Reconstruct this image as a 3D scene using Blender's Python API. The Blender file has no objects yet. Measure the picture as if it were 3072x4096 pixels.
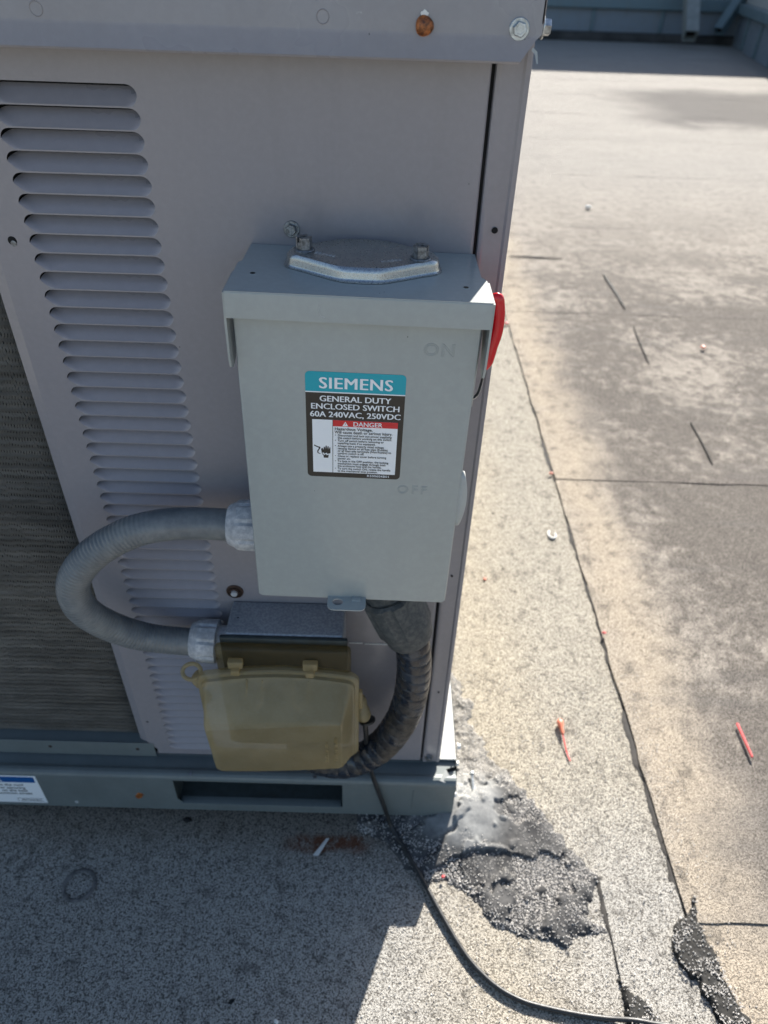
import bpy, bmesh, math, random
from mathutils import Vector, Matrix, noise, Euler
R = math.radians
random.seed(7)
scene = bpy.context.scene
col = scene.collection

# ---------------------------------------------------------------- camera, sky, sun, exposure
cam_d = bpy.data.cameras.new('camera')
cam = bpy.data.objects.new('camera', cam_d)
col.objects.link(cam)
cam_d.sensor_fit = 'VERTICAL'
cam_d.sensor_height = 9.887
cam_d.lens = 6.86
cam_d.clip_start = 0.02
cam_d.clip_end = 400
rt, dn, fw = ((0.99954, 0.013678, 0.027079), (0.029728, -0.619658, -0.784309), (0.006053, 0.784753, -0.619779))
m = Matrix(((rt[0], -dn[0], -fw[0]), (rt[1], -dn[1], -fw[1]), (rt[2], -dn[2], -fw[2])))
cam.matrix_world = Matrix.Translation((0.02097, -0.64224, 1.12887)) @ m.to_4x4()
cam_d.dof.use_dof = True
cam_d.dof.focus_distance = 0.62
cam_d.dof.aperture_fstop = 1.9
scene.camera = cam

SUN = Vector((0.37, 1.0, 0.665)).normalized()
el = math.asin(SUN.z)
az = math.atan2(SUN.x, SUN.y)
world = bpy.data.worlds.new('World')
scene.world = world
world.use_nodes = True
wn = world.node_tree
sky = wn.nodes.new('ShaderNodeTexSky')
sky.sky_type = 'NISHITA'
sky.sun_disc = False
sky.sun_elevation = el
sky.sun_rotation = az
sky.air_density = 1.0
sky.dust_density = 1.2
sky.ozone_density = 1.0
wn.links.new(sky.outputs[0], wn.nodes['Background'].inputs[0])
wn.nodes['Background'].inputs[1].default_value = 0.068
sl = bpy.data.lights.new('sun', 'SUN')
sl.energy = 5.0
sl.angle = R(0.53)
sl.color = (1.0, 0.95, 0.875)
so = bpy.data.objects.new('sun', sl)
col.objects.link(so)
so.rotation_euler = SUN.to_track_quat('Z', 'Y').to_euler()
so.location = (3, 6, 6)
scene.view_settings.view_transform = 'Standard'
scene.view_settings.look = 'None'
scene.view_settings.gamma = 1
scene.view_settings.use_curve_mapping = False
scene.view_settings.exposure = 1.4


# ---------------------------------------------------------------- material helpers
class G:
    def __init__(s, name):
        s.m = bpy.data.materials.new(name)
        s.m.use_nodes = True
        s.t = s.m.node_tree
        s.p = s.t.nodes['Principled BSDF']
        s.out = s.t.nodes['Material Output']
        tc = s.t.nodes.new('ShaderNodeTexCoord')
        s.obj = tc.outputs['Object']

    def n(s, typ, **k):
        nd = s.t.nodes.new(typ)
        for a, b in k.items():
            setattr(nd, a, b)
        return nd

    def set(s, sock, v):
        if hasattr(v, 'is_linked'):
            s.t.links.new(v, sock)
        elif isinstance(v, (tuple, list)) and len(v) == 3 and sock.type == 'RGBA':
            sock.default_value = (*v, 1)
        else:
            sock.default_value = v

    def map(s, scale=(1, 1, 1), loc=(0, 0, 0), rot=(0, 0, 0), src=None):
        nd = s.n('ShaderNodeMapping')
        s.set(nd.inputs['Vector'], src or s.obj)
        nd.inputs['Scale'].default_value = scale
        nd.inputs['Location'].default_value = loc
        nd.inputs['Rotation'].default_value = rot
        return nd.outputs[0]

    def noise(s, scale, detail=3, rough=.55, vec=None, dist=0):
        nd = s.n('ShaderNodeTexNoise')
        s.set(nd.inputs['Vector'], vec or s.obj)
        nd.inputs['Scale'].default_value = scale
        nd.inputs['Detail'].default_value = detail
        nd.inputs['Roughness'].default_value = rough
        nd.inputs['Distortion'].default_value = dist
        return nd.outputs['Fac']

    def vor(s, scale, vec=None, feature='F1', out='Distance', rnd=1):
        nd = s.n('ShaderNodeTexVoronoi', feature=feature)
        s.set(nd.inputs['Vector'], vec or s.obj)
        nd.inputs['Scale'].default_value = scale
        nd.inputs['Randomness'].default_value = rnd
        return nd.outputs[out]

    def ramp(s, fac, stops, interp='LINEAR'):
        nd = s.n('ShaderNodeValToRGB')
        nd.color_ramp.interpolation = interp
        e = nd.color_ramp.elements
        while len(e) < len(stops):
            e.new(0.5)
        for q, (p_, c) in zip(e, stops):
            q.position = p_
            q.color = (c, c, c, 1) if not isinstance(c, tuple) else (*c, 1)
        s.set(nd.inputs[0], fac)
        return nd.outputs[0]

    def mix(s, f, a, b, mode='MIX'):
        nd = s.n('ShaderNodeMix', data_type='RGBA', blend_type=mode)
        s.set(nd.inputs[0], f)
        s.set(nd.inputs[6], a if hasattr(a, 'is_linked') else (*a, 1))
        s.set(nd.inputs[7], b if hasattr(b, 'is_linked') else (*b, 1))
        return nd.outputs[2]

    def math(s, op, a, b=0.0, c=0.0, clamp=False):
        nd = s.n('ShaderNodeMath', operation=op, use_clamp=clamp)
        s.set(nd.inputs[0], a)
        s.set(nd.inputs[1], b)
        s.set(nd.inputs[2], c)
        return nd.outputs[0]

    def sep(s, v=None):
        nd = s.n('ShaderNodeSeparateXYZ')
        s.set(nd.inputs[0], v or s.obj)
        return nd.outputs

    def range(s, v, a, b, c=0.0, d=1.0, smooth=True):
        nd = s.n('ShaderNodeMapRange', interpolation_type='SMOOTHSTEP' if smooth else 'LINEAR')
        s.set(nd.inputs[0], v)
        for i, x in enumerate((a, b, c, d)):
            nd.inputs[i + 1].default_value = x
        return nd.outputs[0]

    def bump(s, h, strength=.3, dist=.001, nrm=None):
        nd = s.n('ShaderNodeBump')
        nd.inputs['Strength'].default_value = strength
        nd.inputs['Distance'].default_value = dist
        s.set(nd.inputs['Height'], h)
        if nrm is not None:
            s.set(nd.inputs['Normal'], nrm)
        return nd.outputs[0]

    def fin(s, color=None, rough=.5, metal=0.0, nrm=None, **k):
        if color is not None:
            s.set(s.p.inputs['Base Color'], color)
        s.set(s.p.inputs['Roughness'], rough)
        s.set(s.p.inputs['Metallic'], metal)
        if nrm is not None:
            s.set(s.p.inputs['Normal'], nrm)
        for a, b in k.items():
            s.set(s.p.inputs[a.replace('_', ' ')], b)
        return s.m


def paint(name, c, rough=.35, dirt=.12, peel=.06, metal=0.0, chips=False, dirtc=(.2, .17, .13)):
    g = G(name)
    big = g.noise(9, 4, .6)
    fine = g.noise(160, 3, .6)
    k = g.math('MULTIPLY', g.range(big, .4, .75), dirt)
    cc = g.mix(k, c, dirtc)
    cc = g.mix(g.math('MULTIPLY', g.range(fine, .35, .75), .10), cc, tuple(min(1, x * 1.5) for x in c))
    stv = g.range(g.noise(26, 4, .6, vec=g.map((1, 1, .06))), .52, .74)
    cc = g.mix(g.math('MULTIPLY', stv, .10 + dirt * .3), cc, tuple(x * .72 for x in c))
    # sparse dark specks and short scratches
    sp = g.vor(55, vec=g.map((1, 1, .6)))
    spm = g.math('MULTIPLY', g.range(sp, .035, .02), g.range(g.noise(14, 1), .5, .56))
    cc = g.mix(g.math('MULTIPLY', spm, .7), cc, (.05, .05, .05))
    if chips:
        ch = g.range(g.noise(60, 5, .7), .70, .74)
        cc = g.mix(g.math('MULTIPLY', ch, .5), cc, tuple(min(1, x * 1.7) for x in c))
    rr = g.range(big, .3, .8, rough * .85, rough * 1.25)
    nb = g.bump(g.noise(900, 2), peel, .0006)
    nb = g.bump(g.noise(7, 2), .05, .01, nb)
    return g.fin(cc, rr, metal, nb)


def simple(name, c, rough=.5, metal=0.0, scale=80, var=.25, bump=.1, bd=.0006, **k):
    g = G(name)
    f = g.noise(scale, 4, .6)
    cc = g.mix(g.range(f, .3, .7), tuple(x * (1 - var) for x in c), tuple(min(1, x * (1 + var)) for x in c))
    return g.fin(cc, g.range(f, .2, .8, rough * .8, min(1, rough * 1.2)), metal, g.bump(f, bump, bd), **k)


M = {}
M['panel'] = paint('taupe_paint', (.276, .260, .274), .22, .07)
M['louver'] = paint('taupe_paint_louver', (.288, .272, .294), .30, .08, .04)
M['flange'] = paint('taupe_paint_flange', (.300, .280, .286), .28, .12, .05, chips=True)
M['switch'] = paint('grey_enamel', (.355, .378, .366), .22, .03, .05)
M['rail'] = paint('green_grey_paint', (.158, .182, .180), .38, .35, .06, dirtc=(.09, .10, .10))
M['rail_lit'] = paint('pale_metal_sunlit', (.42, .43, .41), .45, .3, .06, dirtc=(.35, .28, .18))  # sunlight painted into a paler rail colour; also on sliver and latch
M['dark'] = simple('dark_interior', (.012, .013, .014), .8)
M['hole'] = simple('black_hole', (.004, .004, .004), .9)
M['gap'] = simple('dark_gap', (.01, .01, .01), .9)


def zinc():
    g = G('galvanised_zinc')
    f = g.noise(700, 5, .7)
    f2 = g.vor(90, out='Color')
    sep = g.sep(f2)
    c = g.mix(g.range(f, .36, .60), (.36, .37, .38), (.48, .50, .51))
    c = g.mix(g.math('MULTIPLY', sep[0], .35), c, (.30, .34, .38))
    return g.fin(c, g.range(f, .3, .7, .24, .38), .95, g.bump(f, .12, .0002))


M['zinc'] = zinc()
M['bolt'] = simple('zinc_bolt', (.42, .45, .47), .35, .9, 300, .3)
M['bolt_dull'] = simple('dull_bolt', (.22, .23, .24), .45, .8, 400, .45, .3)
M['rust'] = simple('rusty_cap', (.27, .085, .02), .35, .1, 200, .8, .4, .001)
M['pocket'] = simple('shaded_recess_grey', (.035, .045, .045), .6)  # shade of the fork pocket put into the colour; shared by gasket and receptacle
M['matte_tar'] = simple('matte_tar', (.045, .041, .037), .9, 0, 60, .4, .5, .002)
M['ring'] = simple('old_sealant', (.14, .135, .13), .8, 0, 90, .5, .4, .002)
M['spot'] = simple('black_asphalt', (.018, .017, .015), .85, 0, 120, .5, .6, .002)
M['rustbolt'] = simple('rusted_bolt', (.06, .035, .025), .7, .3, 300, .6, .4)
M['black_rubber'] = simple('black_cord', (.018, .019, .02), .42, 0, 120, .35, .15)
M['cast'] = None


def cast():
    g = G('cast_aluminium')
    f = g.noise(330, 4, .65)
    f2 = g.noise(25, 3)
    c = g.mix(g.range(f, .4, .62), (.27, .285, .315), (.40, .42, .45))
    c = g.mix(g.math('MULTIPLY', g.range(f2, .4, .7), .3), c, (.20, .22, .25))
    dots = g.range(g.vor(90), .08, .05)
    c = g.mix(g.math('MULTIPLY', dots, g.range(g.noise(20), .5, .6)), c, (.03, .03, .04))
    return g.fin(c, .45, .25, g.bump(f, .3, .0005))


M['cast'] = cast()


def fitting(name, c, lightc):
    g = G(name)
    f = g.noise(160, 6, .7)
    f2 = g.noise(30, 4, .7)
    cc = g.mix(g.range(f, .4, .62), c, lightc)
    cc = g.mix(g.math('MULTIPLY', g.range(f2, .45, .7), .45), cc, tuple(x * .6 for x in c))
    return g.fin(cc, .6, 0, g.bump(f, .3, .0005))


M['fit_light'] = fitting('weathered_plastic_fitting', (.40, .41, .43), (.60, .60, .60))
M['fit_dark'] = fitting('dark_plastic_fitting', (.040, .048, .053), (.085, .090, .088))


def hosemat():
    g = G('grey_conduit_jacket')
    f = g.noise(60, 5, .7)
    st = g.noise(20, 3, .6)
    c = g.mix(g.range(f, .35, .7), (.145, .155, .162), (.205, .215, .215))
    c = g.mix(g.math('MULTIPLY', g.range(st, .45, .7), .35), c, (.22, .22, .20))
    return g.fin(c, g.range(f, .3, .7, .30, .45), 0, g.bump(f, .15, .0005))


M['hose'] = hosemat()


def tapemat():
    g = G('black_tape')
    f = g.noise(38, 5, .7)
    f2 = g.noise(120, 4, .7)
    f3 = g.noise(28, 3, .6, vec=g.map(loc=(3, 1, 5)))
    c = g.mix(g.range(f, .42, .62), (.010, .013, .020), (.030, .039, .053))
    z = g.sep()[2]
    dusty = g.math('MULTIPLY', g.range(f3, .40, .60), g.range(z, -.125, -.215))
    c = g.mix(g.math('MULTIPLY', dusty, .75), c, g.mix(g.range(f2, .4, .6), (.022, .018, .015), (.085, .070, .052)))
    return g.fin(c, g.range(dusty, 0, 1, .22, .6), 0, g.bump(f2, .2, .0006))


M['tape'] = tapemat()


def redmat():
    g = G('red_vinyl')
    return g.fin((.62, .006, .014), .22, 0, g.bump(g.noise(90, 3), .12, .001), Coat_Weight=.3)


M['red'] = redmat()


def cover(name='yellowed_polycarbonate', clear=.36, k=1.0):
    g = G(name)
    f = g.noise(40, 4, .6)
    f2 = g.noise(300, 3, .6)
    c = g.mix(g.range(f, .3, .7), tuple(k * q for q in (.44, .36, .20)), tuple(k * q for q in (.52, .43, .255)))
    c = g.mix(g.math('MULTIPLY', g.range(f2, .5, .7), .2), c, tuple(k * q for q in (.62, .58, .46)))
    nrm = g.bump(f2, .15, .0004)
    g.fin(c, .24, 0, nrm)
    tr = g.n('ShaderNodeBsdfTranslucent')
    g.set(tr.inputs[0], tuple(k * q for q in (.70, .58, .34)))
    tp = g.n('ShaderNodeBsdfTransparent')
    g.set(tp.inputs[0], (.92, .86, .70))
    m1 = g.n('ShaderNodeMixShader')
    m1.inputs[0].default_value = .35
    g.t.links.new(g.p.outputs[0], m1.inputs[1])
    g.t.links.new(tr.outputs[0], m1.inputs[2])
    m2 = g.n('ShaderNodeMixShader')
    m2.inputs[0].default_value = clear
    g.t.links.new(m1.outputs[0], m2.inputs[1])
    g.t.links.new(tp.outputs[0], m2.inputs[2])
    g.t.links.new(m2.outputs[0], g.out.inputs[0])
    return g.m


M['cover'] = cover()
M['cover_thin'] = cover('yellowed_clear_frame', .62, .30)


def flat(name, c, rough=.4):
    g = G(name)
    return g.fin(c, rough, 0, g.bump(g.noise(1500, 2), .04, .0003))


M['teal'] = flat('teal_print', (.0, .36, .45), .35)
M['black_print'] = flat('black_print', (.026, .022, .018), .35)
M['white_print'] = flat('white_print', (.86, .88, .90), .4)
M['red_print'] = flat('red_print', (.62, .02, .025), .35)
M['blue_print'] = flat('blue_print', (.0, .085, .30), .4)
M['white_plastic'] = flat('white_plastic', (.75, .74, .70), .4)
M['orange_plastic'] = flat('orange_plastic', (.66, .20, .12), .4)
M['pink_plastic'] = flat('red_pink_plastic', (.72, .07, .075), .4)


def coilmat():
    g = G('coil_fin')
    z = g.sep()
    f = g.noise(14, 5, .65, vec=g.map((1, 1, 3)))
    lines = g.noise(150, 2, .5, vec=g.map((.03, 1, 1)))
    dust = g.range(g.noise(9, 6, .75, vec=g.map((1, 1, .35), rot=(0, R(12), 0))), .52, .68)
    low = g.range(z[2], .55, .2)
    left = g.range(z[0], .20, .08)
    c = g.mix(g.range(f, .3, .7), (.19, .188, .176), (.31, .306, .285))
    c = g.mix(g.math('MULTIPLY', g.range(lines, .40, .62), .3), c, (.055, .052, .045))
    dm = g.math('MULTIPLY', g.math('MULTIPLY', dust, low), g.math('MULTIPLY_ADD', left, .75, .12))
    c = g.mix(dm, c, (.33, .33, .31))
    return g.fin(c, .55, .3)


M['coil'] = coilmat()


def roofmat(kind):
    g = G('roof_' + kind)
    xyz = g.sep()
    wob = g.noise(5, 4, .6)
    v = g.vor(500)
    v2 = g.vor(500, out='Color')
    v3 = g.vor(920)
    cell = g.sep(v2)[0]
    grain = g.math('MULTIPLY', g.range(v, .74, .50), g.math('MULTIPLY_ADD', cell, .40, .60))
    grain2 = g.range(v3, .6, .2)
    gg = g.math('MULTIPLY_ADD', grain, .7, g.math('MULTIPLY', grain2, .3))
    mid = g.noise(22, 6, .72)
    big = g.noise(2.2, 5, .62)
    big2 = g.noise(.55, 3, .6)
    if kind == 'left':
        hi, lo = g.mix(g.range(xyz[1], -.16, .08), (.70, .675, .62), (.72, .665, .555)), (.11, .10, .088)
        warm = (.76, .655, .49)
        wear = g.math('MULTIPLY', g.range(g.math('MULTIPLY_ADD', g.noise(60, 4, .7), .5, g.math('MULTIPLY', mid, .5)), .50, .64), .6)
    else:
        hi, lo = (.62, .56, .485), (.13, .115, .10)
        warm = (.82, .68, .50)
        wear = g.math('MULTIPLY', g.range(mid, .50, .68), .55)
    c = g.mix(gg, lo, hi)
    # warm mineral bleed along the lap at x = 0.5
    d = g.math('ABSOLUTE', g.math('SUBTRACT', g.math('MULTIPLY_ADD', wob, .16, xyz[0]), .64 if kind == 'right' else .30))
    wm = g.range(d, .16 if kind == 'right' else .18, .0)
    c = g.mix(g.math('MULTIPLY', wm, .5), c, g.mix(gg, tuple(x * .25 for x in warm), warm))
    c = g.mix(wear, c, g.mix(grain2, (.04, .038, .035), (.20, .185, .165)))
    fl = g.range(g.noise(170, 4, .7), .57, .66)
    c = g.mix(g.math('MULTIPLY', fl, .5), c, (.06, .056, .05))
    if kind == 'right':
        # exposed asphalt where granules have worn away
        yfade = g.range(xyz[1], 3.9, 1.9, .25, 1)
        wornx = g.math('MULTIPLY', g.range(xyz[0], .55, 1.0), g.range(xyz[1], 2.4, .8))
        pv = g.math('MULTIPLY_ADD', mid, .45, g.math('MULTIPLY', big, .55))
        pat = g.math('MULTIPLY', g.range(g.math('MULTIPLY_ADD', wornx, .055, pv), .40, .55), yfade)
        xin = g.range(g.math('MULTIPLY_ADD', wob, .3, xyz[0]), .68, .90)
        pat = g.math('MULTIPLY', pat, xin)
        bare = g.mix(g.range(grain, .55, .9), (.085, .076, .068), (.25, .225, .20))
        c = g.mix(g.math('MULTIPLY', pat, .92), c, bare)
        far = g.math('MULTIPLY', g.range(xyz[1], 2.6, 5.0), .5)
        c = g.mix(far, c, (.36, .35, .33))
        dx = g.math('SUBTRACT', g.math('MULTIPLY_ADD', big2, 1.6, xyz[0]), 3.25)
        dy = g.math('ABSOLUTE', g.math('SUBTRACT', g.math('MULTIPLY_ADD', big, 1.2, xyz[1]), 8.0))
        fp = g.math('MULTIPLY', g.range(dx, -.5, .5), g.range(dy, 1.4, .7))
        c = g.mix(g.math('MULTIPLY', fp, .92), c, (.13, .122, .115))
        streak = g.range(g.noise(9, 3, .6, vec=g.map((.25, 1.6, 1))), .5, .7)
        c = g.mix(g.math('MULTIPLY', streak, .22), c, (.2, .19, .18))
    else:
        # rust and dirt washed out from below the unit
        edge = g.range(g.math('MULTIPLY_ADD', wob, .08, xyz[1]), -.085, .0)
        edge = g.math('MULTIPLY', edge, g.range(xyz[0], .19, .12))
        c = g.mix(g.math('MULTIPLY', edge, .55), c, g.mix(gg, (.07, .05, .035), (.24, .19, .13)))
        ry = g.math('ABSOLUTE', g.math('ADD', xyz[1], g.math('MULTIPLY_ADD', g.noise(18, 3), .03, .063)))
        rx = g.math('ABSOLUTE', g.math('ADD', xyz[0], .045))
        rs = g.math('MULTIPLY', g.range(ry, .020, .006), g.range(rx, .085, .04))
        c = g.mix(g.math('MULTIPLY', g.math('MULTIPLY', rs, g.range(g.noise(45, 4, .7), .30, .55)), .85), c, (.16, .052, .022))
        spots = g.math('MULTIPLY', g.range(g.vor(16), .10, .05), g.range(g.noise(5), .5, .58))
        c = g.mix(g.math('MULTIPLY', spots, .7), c, (.04, .035, .025))
    h = g.math('MULTIPLY_ADD', grain, .8, g.math('MULTIPLY', grain2, .35))
    nb = g.bump(h, 1.0, .0018)
    nb = g.bump(g.noise(3.2, 3), .35, .02, nb)
    return g.fin(c, .9, 0, nb, Specular_IOR_Level=.08)


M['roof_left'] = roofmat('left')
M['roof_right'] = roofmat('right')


def tarmat():
    g = G('mastic_tar')
    f = g.noise(26, 6, .7)
    f2 = g.noise(300, 3, .6)
    v = g.vor(270)
    patchn = g.math('MULTIPLY', g.range(g.noise(16, 5, .7, vec=g.map((1, 1, .2), loc=(.35, .2, 0))), .50, .60), g.range(g.sep()[1], -.03, .08, .35, 1))
    gr = g.math('MULTIPLY', g.range(v, .42, .25), patchn)
    base = g.mix(g.range(f, .35, .65), (.042, .042, .043), (.10, .098, .096))
    z = g.sep()[2]
    base = g.mix(g.math('MULTIPLY', g.range(z, .010, .024), .8), base, g.mix(g.range(f, .3, .7), (.20, .205, .205), (.36, .365, .355)))
    fade = g.math('MULTIPLY', g.range(g.sep()[1], -.02, .12), .55)
    base = g.mix(fade, base, g.mix(g.range(g.noise(90, 4, .7), .4, .6), (.16, .15, .13), (.42, .39, .34)))
    c = g.mix(gr, base, (.58, .55, .50))
    nb = g.bump(g.math('MULTIPLY_ADD', gr, .8, g.math('MULTIPLY', f2, .3)), .5, .0015)
    return g.fin(c, g.range(gr, 0, 1, .8, .9), 0, nb, Specular_IOR_Level=.12)


M['tar'] = tarmat()
M['granule'] = simple('mineral_granule', (.58, .55, .51), .45, 0, 500, .3)
M['wall'] = paint('blue_grey_cladding', (.20, .235, .27), .55, .25, .05)
M['wall_band'] = paint('teal_grey_band', (.13, .19, .215), .5, .2, .05)
M['wall_pale'] = paint('pale_grey_cladding', (.44, .44, .42), .6, .15, .05)
M['wall_base'] = simple('dark_flashing', (.055, .052, .05), .8, 0, 2.5, .6)
M['strut'] = simple('grey_strut', (.22, .235, .22), .6, 0, 5, .2)


# ---------------------------------------------------------------- mesh helpers
class MB:
    def __init__(s):
        s.v, s.f = [], []

    def add(s, vs, fs):
        o = len(s.v)
        s.v += [tuple(p) for p in vs]
        s.f += [tuple(i + o for i in f) for f in fs]
        return s

    def box(s, x0, x1, y0, y1, z0, z1, bev=0, seg=2, mat=None):
        bm = bmesh.new()
        bmesh.ops.create_cube(bm, size=1)
        for v in bm.verts:
            v.co = Vector(((x0 + x1) / 2 + v.co.x * (x1 - x0), (y0 + y1) / 2 + v.co.y * (y1 - y0), (z0 + z1) / 2 + v.co.z * (z1 - z0)))
        if bev:
            bmesh.ops.bevel(bm, geom=list(bm.edges), offset=bev, segments=seg, affect='EDGES', profile=.5, clamp_overlap=True)
        if mat is not None:
            bm.transform(mat)
        bm.verts.index_update()
        s.add([v.co[:] for v in bm.verts], [[v.index for v in f.verts] for f in bm.faces])
        bm.free()
        return s

    def prism(s, pts, y0, y1, axis='y'):
        """pts = outline; extruded along axis"""
        n = len(pts)
        if axis == 'y':
            mk = lambda a, b, t: (a, t, b)
        elif axis == 'z':
            mk = lambda a, b, t: (a, b, t)
        else:
            mk = lambda a, b, t: (t, a, b)
        vs = [mk(a, b, y0) for a, b in pts] + [mk(a, b, y1) for a, b in pts]
        fs = [list(range(n)), list(range(2 * n - 1, n - 1, -1))] + [[i, (i + 1) % n, n + (i + 1) % n, n + i] for i in range(n)]
        return s.add(vs, fs)

    def tube(s, path, r, seg=16, cap=True, sy=1.0, closed=False):
        P = [Vector(p) for p in path]
        n = len(P)
        rr = r if callable(r) else (lambda i, a: r)
        up = Vector((0, 0, 1)) if abs((P[1] - P[0]).normalized().z) < .9 else Vector((0, 1, 0))
        vs = []
        prev = None
        for i in range(n):
            t = (P[min(i + 1, n - 1)] - P[max(i - 1, 0)])
            if closed:
                t = P[(i + 1) % n] - P[(i - 1) % n]
            t.normalize()
            a = up.cross(t) if prev is None else (prev - t * prev.dot(t))
            a.normalize()
            prev = a
            b = t.cross(a)
            for k in range(seg):
                an = 2 * math.pi * k / seg
                q = rr(i, an)
                vs.append(P[i] + a * (math.cos(an) * q) + b * (math.sin(an) * q * sy))
        fs = []
        for i in range(n - (0 if closed else 1)):
            j = (i + 1) % n
            for k in range(seg):
                fs.append((i * seg + k, i * seg + (k + 1) % seg, j * seg + (k + 1) % seg, j * seg + k))
        if cap and not closed:
            fs.append(tuple(range(seg - 1, -1, -1)))
            fs.append(tuple((n - 1) * seg + k for k in range(seg)))
        return s.add(vs, fs)

    def lathe(s, prof, origin, axis, seg=24, mod=None):
        """prof = [(r, h)], h along axis"""
        ax = Vector(axis).normalized()
        a = ax.orthogonal().normalized()
        b = ax.cross(a)
        o = Vector(origin)
        vs = []
        for j, (r, h) in enumerate(prof):
            for k in range(seg):
                an = 2 * math.pi * k / seg
                q = r * (mod(j, an) if mod else 1)
                vs.append(o + ax * h + a * (q * math.cos(an)) + b * (q * math.sin(an)))
        fs = []
        for j in range(len(prof) - 1):
            for k in range(seg):
                fs.append((j * seg + k, j * seg + (k + 1) % seg, (j + 1) * seg + (k + 1) % seg, (j + 1) * seg + k))
        fs.append(tuple(range(seg - 1, -1, -1)))
        fs.append(tuple((len(prof) - 1) * seg + k for k in range(seg)))
        return s.add(vs, fs)

    def hexbolt(s, o, axis, r=.0055, h=.004, wash=.0075, wh=.0012, slot=False):
        s.lathe([(wash, 0), (wash, wh * .6), (wash * .93, wh)], o, axis, 24)
        o2 = Vector(o) + Vector(axis).normalized() * wh
        s.lathe([(r, 0), (r, h * .85), (r * .88, h), (r * .6, h), (r * .55, h * .93)], o2, axis, 6 if not slot else 6)
        return s

    def build(s, name, mat, parent=None, smooth=True, angle=40, offset=None):
        me = bpy.data.meshes.new(name)
        vs = s.v if offset is None else [tuple(Vector(v) + Vector(offset)) for v in s.v]
        me.from_pydata(vs, [], s.f)
        me.materials.append(mat)
        bm = bmesh.new()
        bm.from_mesh(me)
        bmesh.ops.recalc_face_normals(bm, faces=bm.faces)
        bm.to_mesh(me)
        bm.free()
        if smooth:
            me.polygons.foreach_set('use_smooth', [True] * len(me.polygons))
            me.set_sharp_from_angle(angle=R(angle))
        o = bpy.data.objects.new(name, me)
        col.objects.link(o)
        if parent:
            o.parent = parent
        return o


def tag(o, label=None, cat=None, group=None, kind=None):
    if label:
        o['label'] = label
    if cat:
        o['category'] = cat
    if group:
        o['group'] = group
    if kind:
        o['kind'] = kind
    return o


def empty(name, loc, label, cat, rot=(0, 0, 0), group=None):
    o = bpy.data.objects.new(name, None)
    o.empty_display_size = .05
    col.objects.link(o)
    o.location = loc
    o.rotation_euler = rot
    return tag(o, label, cat, group)


def text_mesh(body, size, mat, name, parent, loc, rot=(R(90), 0, 0), depth=.00004, bold=0.0, sx=1.0, align='LEFT', spacing=1.0, outline=0, kind=None):
    cu = bpy.data.curves.new('t', 'FONT')
    cu.body = body
    cu.size = size
    cu.offset = bold
    cu.extrude = depth
    cu.align_x = align
    cu.space_character = spacing
    cu.resolution_u = 3
    if outline:
        cu.fill_mode = 'NONE'
        cu.bevel_depth = outline
        cu.bevel_resolution = 2
        cu.extrude = 0
    o = bpy.data.objects.new('t', cu)
    col.objects.link(o)
    dg = bpy.context.evaluated_depsgraph_get()
    dg.update()
    me = bpy.data.meshes.new_from_object(o.evaluated_get(dg))
    bpy.data.objects.remove(o)
    me.materials.clear()
    me.materials.append(mat)
    r = bpy.data.objects.new(name, me)
    col.objects.link(r)
    r.parent = parent
    r.location = loc
    r.rotation_euler = rot
    r.scale = (sx, 1, 1)
    return r


def smooth_path(pts, n=8):
    """Catmull-Rom"""
    P = [Vector(p) for p in pts]
    P = [P[0] * 2 - P[1]] + P + [P[-1] * 2 - P[-2]]
    out = []
    for i in range(1, len(P) - 2):
        a, b, c, d = P[i - 1:i + 3]
        for k in range(n):
            t = k / n
            out.append(.5 * ((2 * b) + (c - a) * t + (2 * a - 5 * b + 4 * c - d) * t * t + (3 * b - a - 3 * c + d) * t ** 3))
    out.append(P[-2])
    return out


def resample(path, step):
    out = [path[0]]
    acc = 0
    for a, b in zip(path, path[1:]):
        L = (b - a).length
        t = step - acc
        while t <= L:
            out.append(a + (b - a) * (t / L))
            t += step
        acc = (acc + L) % step if L + acc >= step else acc + L
    return out


# ---------------------------------------------------------------- roof surface and sheets
mb = MB()
mb.add([(-60, -60, 0), (60, -60, 0), (60, 60, 0), (-60, 60, 0)], [(0, 1, 2, 3)])
roof = tag(mb.build('roof_surface', M['roof_left']), kind='structure')


def wav(t, amp, s):
    return amp * (noise.noise(Vector((t * 9, s, 0))) + .5 * noise.noise(Vector((t * 31, s, 3))))


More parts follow.
